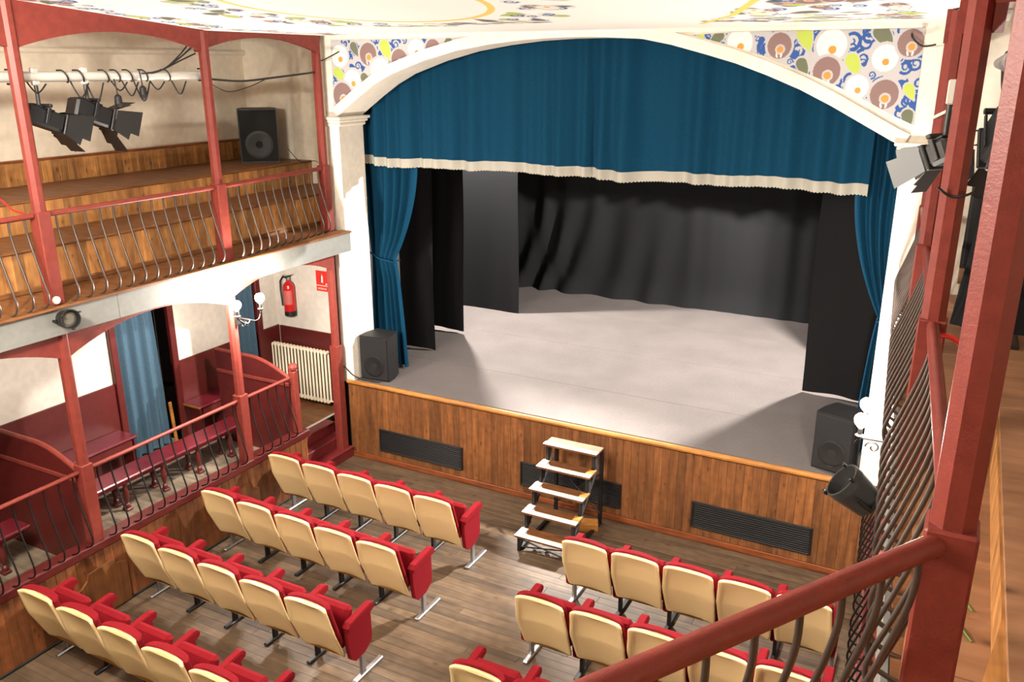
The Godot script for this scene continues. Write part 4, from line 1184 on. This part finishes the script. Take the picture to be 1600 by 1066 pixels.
func build_left_rig() -> void:
	var p := thing("lighting_pipe", "pale steel lighting pipe strung behind the left gallery posts", "pipe", Vector3(-6.93, 4.97, -2.2))
	obj(mb().tube([Vector3.ZERO, Vector3(0, 0, -2.0), Vector3(0, -0.01, -4.26)], 0.042, 14), "tube", M.alu, p)
	for z in [-2.24, -4.22]:
		obj(mb().tube([Vector3(0.0, -0.055, z), Vector3(0.07, -0.055, z), Vector3(0.09, 0.0, z), Vector3(0.07, 0.055, z), Vector3(0, 0.055, z)], 0.009, 6), "strap", M.blackmetal, p)
	var grp := "lanterns on the left pipe"
	door_lantern("black barn-door lantern on the left pipe, the one touching the far gallery post", Vector3(-6.93, 4.97, -4.68), 0.33, 0.0, -0.36, Vector3(0.16, 0.15, 0.34), [[-PI / 2, 0.15, 0.26, 0.10, 0.17], [PI / 2, 0.25, 0.2, 0.09, 0.14], [PI, 0.5, 0.2, 0.08, 0.12], [0.0, 0.3, 0.2, 0.08, 0.12]], grp, M.blackmetal)
	door_lantern("black barn-door lantern on the left pipe, beside the dangling plugs", Vector3(-6.93, 4.97, -5.14), 0.31, 0.0, -0.36, Vector3(0.16, 0.17, 0.36), [[-PI / 2, 0.1, 0.2, 0.08, 0.09], [PI / 2, 0.3, 0.22, 0.09, 0.14], [PI, 0.7, 0.22, 0.08, 0.11], [0.0, 0.6, 0.22, 0.08, 0.12]], grp, M.blackmetal)
	# cables looped round the pipe, plugs hanging
	var k := 0
	for z in [-4.5, -4.9, -5.05, -5.3, -5.42, -5.55, -5.72, -5.98]:
		var q := []
		for i in 7:
			var a := -0.4 + i * 0.95
			q.append(Vector3(-6.93 + 0.052 * sin(a), 4.97 + 0.052 * cos(a) - (0.05 if i == 6 else 0.0), z - 0.02 * i))
		q.append(Vector3(-6.9, 4.84 - 0.05 * (k % 3), z - 0.16))
		q.append(Vector3(-6.91, 4.91, z - 0.26))
		cable("black lamp lead looped round the left lighting pipe", q, 0.007, M.cable, "lamp_cable", "leads on the left pipe")
		k += 1
	for e in [[-5.40, 4.83, "dangling black plug on a loop of lead under the left pipe"], [-5.68, 4.90, "short black plug hanging straight below the left pipe"]]:
		var t := thing("hanging_plug", e[2], "plug", Vector3(-6.86, e[1], e[0]))
		obj(mb().lathe([[0.012, 0.0], [0.03, -0.02], [0.036, -0.08], [0.028, -0.11], [0.01, -0.12]], Vector3(0, -0.02, 0), Basis.IDENTITY, 10), "plug", M.cable, t)
		obj(mb().tube([Vector3(0, -0.02, 0), Vector3(0.005, 0.04, 0.01), Vector3(-0.02, 0.11, 0.0)], 0.006, 6), "lead", M.cable, t)
	cable("black cable stretched from the pipe end to the proscenium post", [Vector3(-6.86, 4.93, -6.45), Vector3(-6.84, 4.90, -6.9), Vector3(-6.84, 4.93, -7.4), Vector3(-6.88, 4.97, -8.0), Vector3(-6.99, 4.98, -8.28)], 0.011, M.cable)
	cable("thin black lead sagging below the stretched cable", [Vector3(-6.85, 4.90, -6.46), Vector3(-6.84, 4.80, -6.7), Vector3(-6.84, 4.84, -7.0), Vector3(-6.84, 4.91, -7.25)], 0.005, M.cable)
	for e in [[0.0, 0.13], [0.06, 0.22], [-0.05, 0.3]]:
		cable("black lead rising from the pipe to the gallery arch", [Vector3(-6.9, 4.98, -5.75 - e[0]), Vector3(-6.88, 5.02, -5.95), Vector3(-6.86, 5.06 + e[1] * 0.3, -6.15), Vector3(-6.84, 5.05 + e[1] * 0.9, -6.33)], 0.007, M.cable, "lamp_cable", "leads rising at the pipe end")
	cable("dark lead tied round the post and entering the painted spandrel, left side", [Vector3(-7.02, 5.13, -8.27), Vector3(-6.9, 5.11, -8.27), Vector3(-6.8, 5.15, -8.3), Vector3(-6.70, 5.21, -8.36)], 0.008, M.cable)
	cable("dark lead entering the painted spandrel on the lamp side", [Vector3(-0.40, 5.21, -8.28), Vector3(-0.5, 5.2, -8.3), Vector3(-0.58, 5.26, -8.32), Vector3(-0.60, 5.3, -8.37)], 0.008, M.cable)
	cable("red and white barrier tape tied to the gallery railing end", [Vector3(-6.78, 4.12, -3.95), Vector3(-6.78, 4.04, -4.12), Vector3(-6.78, 3.95, -4.2), Vector3(-6.79, 3.905, -4.3)], 0.008, M.tapered, "barrier_tape")
	speaker("black loudspeaker standing on the upper bench tier of the left gallery", Vector3(-8.42, 3.815, -8.72), Vector3(0.50, 0.70, 0.42), 0.75)
	cable("thin black lead running from the gallery loudspeaker to the railing", [Vector3(-8.1, 4.0, -8.9), Vector3(-7.8, 3.85, -8.8), Vector3(-7.4, 3.9, -8.6), Vector3(-7.08, 3.92, -8.3)], 0.005, M.cable)

# ------------------------------------------------------------------ right side
func build_right() -> void:
	var zs := [-2.27, -4.44, -6.40, -8.24]
	var low := ["red loge post under the gallery corner", "red loge post below the grey spotlight", "red loge post carrying the lamp before the stage", "red loge post against the lamp-side pillar"]
	var high := ["thick red gallery post joined by the bent handrail", "red gallery post with a dark lead tied round it", "red gallery post with pale rope tie, behind the tied one", "red gallery post against the lamp-side proscenium pillar"]
	for i in 4:
		var x: float = xr(zs[i]) + (0.03 if i == 3 else 0.0)
		if i > 0: post("loge_post", low[i], "", Vector3(x, 0.79, zs[i]), 0.80, 2.06, 0.10)
		post("gallery_post", high[i], "", Vector3(x, 3.10, zs[i]), 0.79 if i else 0.82, ceil_y(zs[i]) - 3.11 + (0.0 if i else 0.02), 0.108)
	for i in 3:
		var a := Vector3(xr(zs[i]), 3.10, zs[i])
		var b := Vector3(xr(zs[i + 1]), 3.10, zs[i + 1])
		var d := (b - a).normalized()
		railing("swelling-bar iron railing of the plywood gallery %s" % ["between thick and tied posts", "between tied and roped posts", "reaching the lamp-side pillar"][i], "", a + d * 0.07, b - d * 0.07, 0.765, Vector3(-1, 0, 0.07), 0.028)
		if i > 0:
			railing("iron railing with swelling bars on the far loge parapet, %s" % ["", "below the grey spotlight", "below the lamp"][i], "", Vector3(a.x, 0.79, a.z - 0.06), Vector3(b.x, 0.79, b.z + 0.06), 0.73, Vector3(-1, 0, 0.07), 0.02)
		arch_board("red arched board over the plywood gallery railing, bay %s" % ["by the thick post", "by the tied post", "by the lamp-side pillar"][i], (a.x + b.x) / 2 - 0.02, zs[i], zs[i + 1], 5.18, 5.335, ceil_y(zs[i]) + 0.02, ceil_y(zs[i + 1]) + 0.02, M.red)
		arch_board("red arched board under the far gallery, bay %s" % ["by the thick post", "by the grey spotlight", "by the lamp"][i], (a.x + b.x) / 2 - 0.02, zs[i], zs[i + 1], 2.60, 2.815, 2.86, 2.86, M.red)
	var c0 := Vector3(0.09, 3.10, -2.27)
	var c1 := Vector3(-1.0, 3.10, -0.53)
	railing("iron railing with a thick red handrail bending away from the thick post", "", c0 + (c1 - c0).normalized() * 0.05, c1, 0.775, Vector3(-0.85, 0, -0.53), 0.031)
	var p := thing("loge_parapet", "boarded parapet with dark red cap rail under the lamp side", "parapet")
	for e in [[-8.3, -6.4], [-6.4, -4.44], [-4.44, -2.4]]:
		var a := Vector3(xr(e[0]), 0, e[0])
		var b := Vector3(xr(e[1]), 0, e[1])
		var bs := Basis(Vector3.UP, atan2(b.x - a.x, b.z - a.z))
		obj(mb().box((a + b) / 2 + Vector3(0, 0.35, 0), Vector3(0.05, 0.70, a.distance_to(b)), 0.004, bs), "panel", M.para1, p)
		obj(mb().box((a + b) / 2 + Vector3(0, 0.745, 0), Vector3(0.16, 0.09, a.distance_to(b)), 0.012, bs), "cap_rail", M.darkred, p)
	sconce("lit iron sconce with two bulbs on the loge post before the stage", Vector3(xr(-6.4) - 0.06, 2.42, -6.40), -1.0, SCONCE)
	par_can("grey round spotlight pointing up from the gallery edge near the tied post", Vector3(-0.37, 2.96, -4.42), Vector3(-0.72, 0.62, 0.22), Vector3(-0.14, 2.86, -4.40), 0.105, 0.22)
	# rig over the plywood gallery
	var q := thing("lighting_pipe", "grey lighting pipe over the plywood gallery, its open end showing", "pipe", Vector3(0.085, 5.06, -2.95))
	obj(mb().lathe([[0.030, 0.0], [0.042, 0.0], [0.042, 5.2], [0.030, 5.2], [0.030, 0.0]], Vector3.ZERO, Basis(Vector3.RIGHT, Vector3.FORWARD, Vector3.UP), 20, false), "tube", M.steel, q)
	obj(mb().lathe([[0.0, 0.3], [0.030, 0.3]], Vector3.ZERO, Basis(Vector3.RIGHT, Vector3.FORWARD, Vector3.UP), 20, false), "bore_shade", M.dark, q)  # dark disc inside the tube, standing in for the shade of its bore
	var fl := [[-PI / 2, 0.3, 0.2, 0.09, 0.13], [PI / 2, 0.3, 0.2, 0.09, 0.13], [PI, 0.5, 0.2, 0.08, 0.12], [0.0, 0.4, 0.2, 0.08, 0.12]]
	var grp := "lanterns on the right pipe"
	door_lantern("black barn-door lantern on the right pipe, above the other one", Vector3(0.14, 5.06, -5.3), 0.36, 0.2, -0.5, Vector3(0.17, 0.2, 0.34), fl, grp, M.blackmetal)
	door_lantern("black barn-door lantern hung lower on the right pipe, over the dark cover", Vector3(0.19, 5.06, -6.3), 0.5, 0.2, -0.6, Vector3(0.2, 0.26, 0.36), fl, grp, M.blackmetal)
	door_lantern("grey barn-door lantern whose ragged flaps cover the lamp-side pillar capital", Vector3(-0.16, 4.9, -5.75), 0.34, 1.0, -0.5, Vector3(0.13, 0.14, 0.14), [[-PI / 2, 0.25, 0.2, 0.08, 0.11], [PI / 2, 0.1, 0.2, 0.08, 0.11], [PI, 0.5, 0.17, 0.07, 0.09], [0.0, 0.3, 0.12, 0.06, 0.07]], grp, M.greymetal)
	var k := 0
	for z in [-3.1, -3.6, -4.1, -4.6, -5.2]:
		cable("black lead looping down from the right lighting pipe", [Vector3(0.075, 5.11, z), Vector3(0.13, 5.05, z - 0.03), Vector3(0.11, 4.9 - 0.06 * (k % 3), z - 0.1), Vector3(0.05 + 0.03 * k, 4.72 - 0.05 * (k % 2), z - 0.2), Vector3(0.1, 4.9, z - 0.35), Vector3(0.08, 5.02, z - 0.42)], 0.009, M.cable, "lamp_cable", "leads on the right pipe")
		k += 1
	var cl := thing("dark_cover", "dark cloth cover draped over equipment behind the tied gallery post", "cover", Vector3(0.2, 3.613, -6.0))
	obj(cloth(16, 14, func(u: float, v: float) -> Vector3:
		var a := u * PI
		var r := 0.16 + 0.1 * v + 0.02 * sin(u * 30.0)
		return Vector3(cos(a) * r, 1.05 - 0.95 * v, sin(a) * r * 0.7)), "cloth", M.blackcloth, cl)
	obj(mb().tube([Vector3(0, 0, 0), Vector3(0, 0.5, 0), Vector3(0, 1.06, 0)], 0.02, 8), "stand", M.blackmetal, cl)
	obj(mb().box(Vector3(0, 0.012, 0), Vector3(0.3, 0.024, 0.3), 0.006), "foot", M.blackmetal, cl)
	cl.position = Vector3(0.28, 3.336, -6.15)
	speaker("dark loudspeaker standing on the plywood box of the lamp-side gallery", Vector3(0.26, 3.613, -7.05), Vector3(0.46, 0.62, 0.36), 0.0)
	var tm := thing("tape_mark", "white tape mark on the plywood behind the thick gallery post", "tape", Vector3(0.46, 3.336, -6.55))
	for e in [[0.0, 0.0, 0.16, 0.03], [0.0, 0.12, 0.16, 0.03], [-0.07, 0.06, 0.03, 0.12]]:
		obj(mb().box(Vector3(e[0], 0.003, e[1]), Vector3(e[2], 0.006, e[3]), 0.001), "strip", M.tapewhite, tm)
	cable("red barrier tape knotted on the railing by the tied post", [Vector3(-0.03, 3.83, -4.36), Vector3(0.03, 3.845, -4.3), Vector3(0.08, 3.82, -4.28)], 0.012, M.tapered, "barrier_tape")
	cable("dark lead wound round the tied gallery post", [Vector3(-0.12, 4.52, -4.36), Vector3(-0.06, 4.48, -4.38), Vector3(0.0, 4.49, -4.38), Vector3(0.03, 4.5, -4.45)], 0.006, M.cable)
	cable("pale twisted rope tied to the roped gallery post", [Vector3(-0.27, 4.72, -6.33), Vector3(-0.2, 4.76, -6.33), Vector3(-0.13, 4.80, -6.35)], 0.009, M.tapewhite, "rope")
	cable("green wire lying on the plywood beside the thick post", [Vector3(0.24, 3.116, -3.0), Vector3(0.19, 3.118, -3.12), Vector3(0.21, 3.116, -3.25), Vector3(0.24, 3.116, -3.2)], 0.003, mat("greenwire", Color(0.35, 0.6, 0.3), 0.5), "green_wire")

func build_fill_chandelier() -> void:  # added lamp out of view, fills in house light the sconces lack
	var t := thing("fill_chandelier", "added iron ring lamp with eight bulbs, out of view, filling in house light", "fill_chandelier", Vector3(-4.6, 5.15, -1.6))
	var r := []
	for k in 25: r.append(Vector3(cos(k * TAU / 24), 0, sin(k * TAU / 24)) * 0.4)
	obj(mb().tube(r, 0.014, 8), "ring", M.iron, t)
	obj(mb().tube([Vector3(0, 0.0, 0), Vector3(0, 0.3, 0), Vector3(0, 0.55, 0)], 0.012, 8), "stem", M.iron, t)
	for k in 8:
		var q := Vector3(cos(k * TAU / 8), 0, sin(k * TAU / 8)) * 0.4
		obj(mb().tube([q, q * 0.5 + Vector3(0, -0.06, 0), Vector3.ZERO], 0.008, 6), "spoke", M.iron, t)
		obj(mb().lathe([[0.014, 0.0], [0.024, 0.012], [0.046, 0.04], [0.052, 0.065], [0.047, 0.09], [0.03, 0.108], [0.008, 0.115]], q + Vector3(0, 0.02, 0), Basis.IDENTITY, 12), "bulb", M.bulb, t)
		if k % 2 == 0: omni(t, q + Vector3(0, 0.08, 0), HOUSE_FILL / 4, Color(1.0, 0.97, 0.92), 0.05)

# ------------------------------------------------------------------
const SCONCE := 5.2
const STAGE := 104.0
const WASH := 130.0
const HOUSE_FILL := 41.0

func _ready() -> void:
	rng.seed = 7
	var cam := Camera3D.new()
	cam.name = "camera"
	add_child(cam)
	cam.position = CAM
	cam.rotation = Vector3(-0.3118, 0.4870, -0.0017)
	cam.fov = rad_to_deg(2.0 * atan(533.0 / 1335.9))
	cam.near = 0.05
	cam.current = true
	var we := WorldEnvironment.new()
	var env := Environment.new()
	env.background_mode = Environment.BG_COLOR
	env.background_color = Color(0.02, 0.02, 0.02)
	env.tonemap_mode = Environment.TONE_MAPPER_LINEAR
	env.tonemap_exposure = 1.0
	env.sdfgi_enabled = true
	env.ssao_enabled = true
	env.ssil_enabled = true
	we.environment = env
	we.name = "environment"
	add_child(we)
	make_materials()
	stage_lantern("black stage lantern hung over the wing behind the left legs", Vector3(-7.2, 5.32, -11.65), Vector3(0.35, -1.0, 0.05), STAGE, 72.0)
	stage_lantern("black stage lantern hung over the wing on the lamp side", Vector3(-1.15, 5.32, -11.56), Vector3(-0.3, -1.0, 0.1), STAGE, 72.0)
	stage_lantern("added narrow lantern out of view over the left wing, brightening the floor", Vector3(-7.0, 5.32, -11.3), Vector3(4.1, -5.3, 4.9), WASH, 17.0)  # this and the next are added to make the bright floor patch
	stage_lantern("added narrow lantern out of view over the lamp-side wing, brightening the floor", Vector3(-1.25, 5.32, -11.2), Vector3(-2.85, -5.3, 4.9), WASH, 17.0)
	build_fill_chandelier()
	build_floor()
	build_stage()
	build_proscenium()
	build_ceiling()
	build_walls()
	build_galleries()
	build_drapes()
	build_left()
	build_seats()
	build_steps()
	build_stage_things()
	build_left_rig()
	build_right()
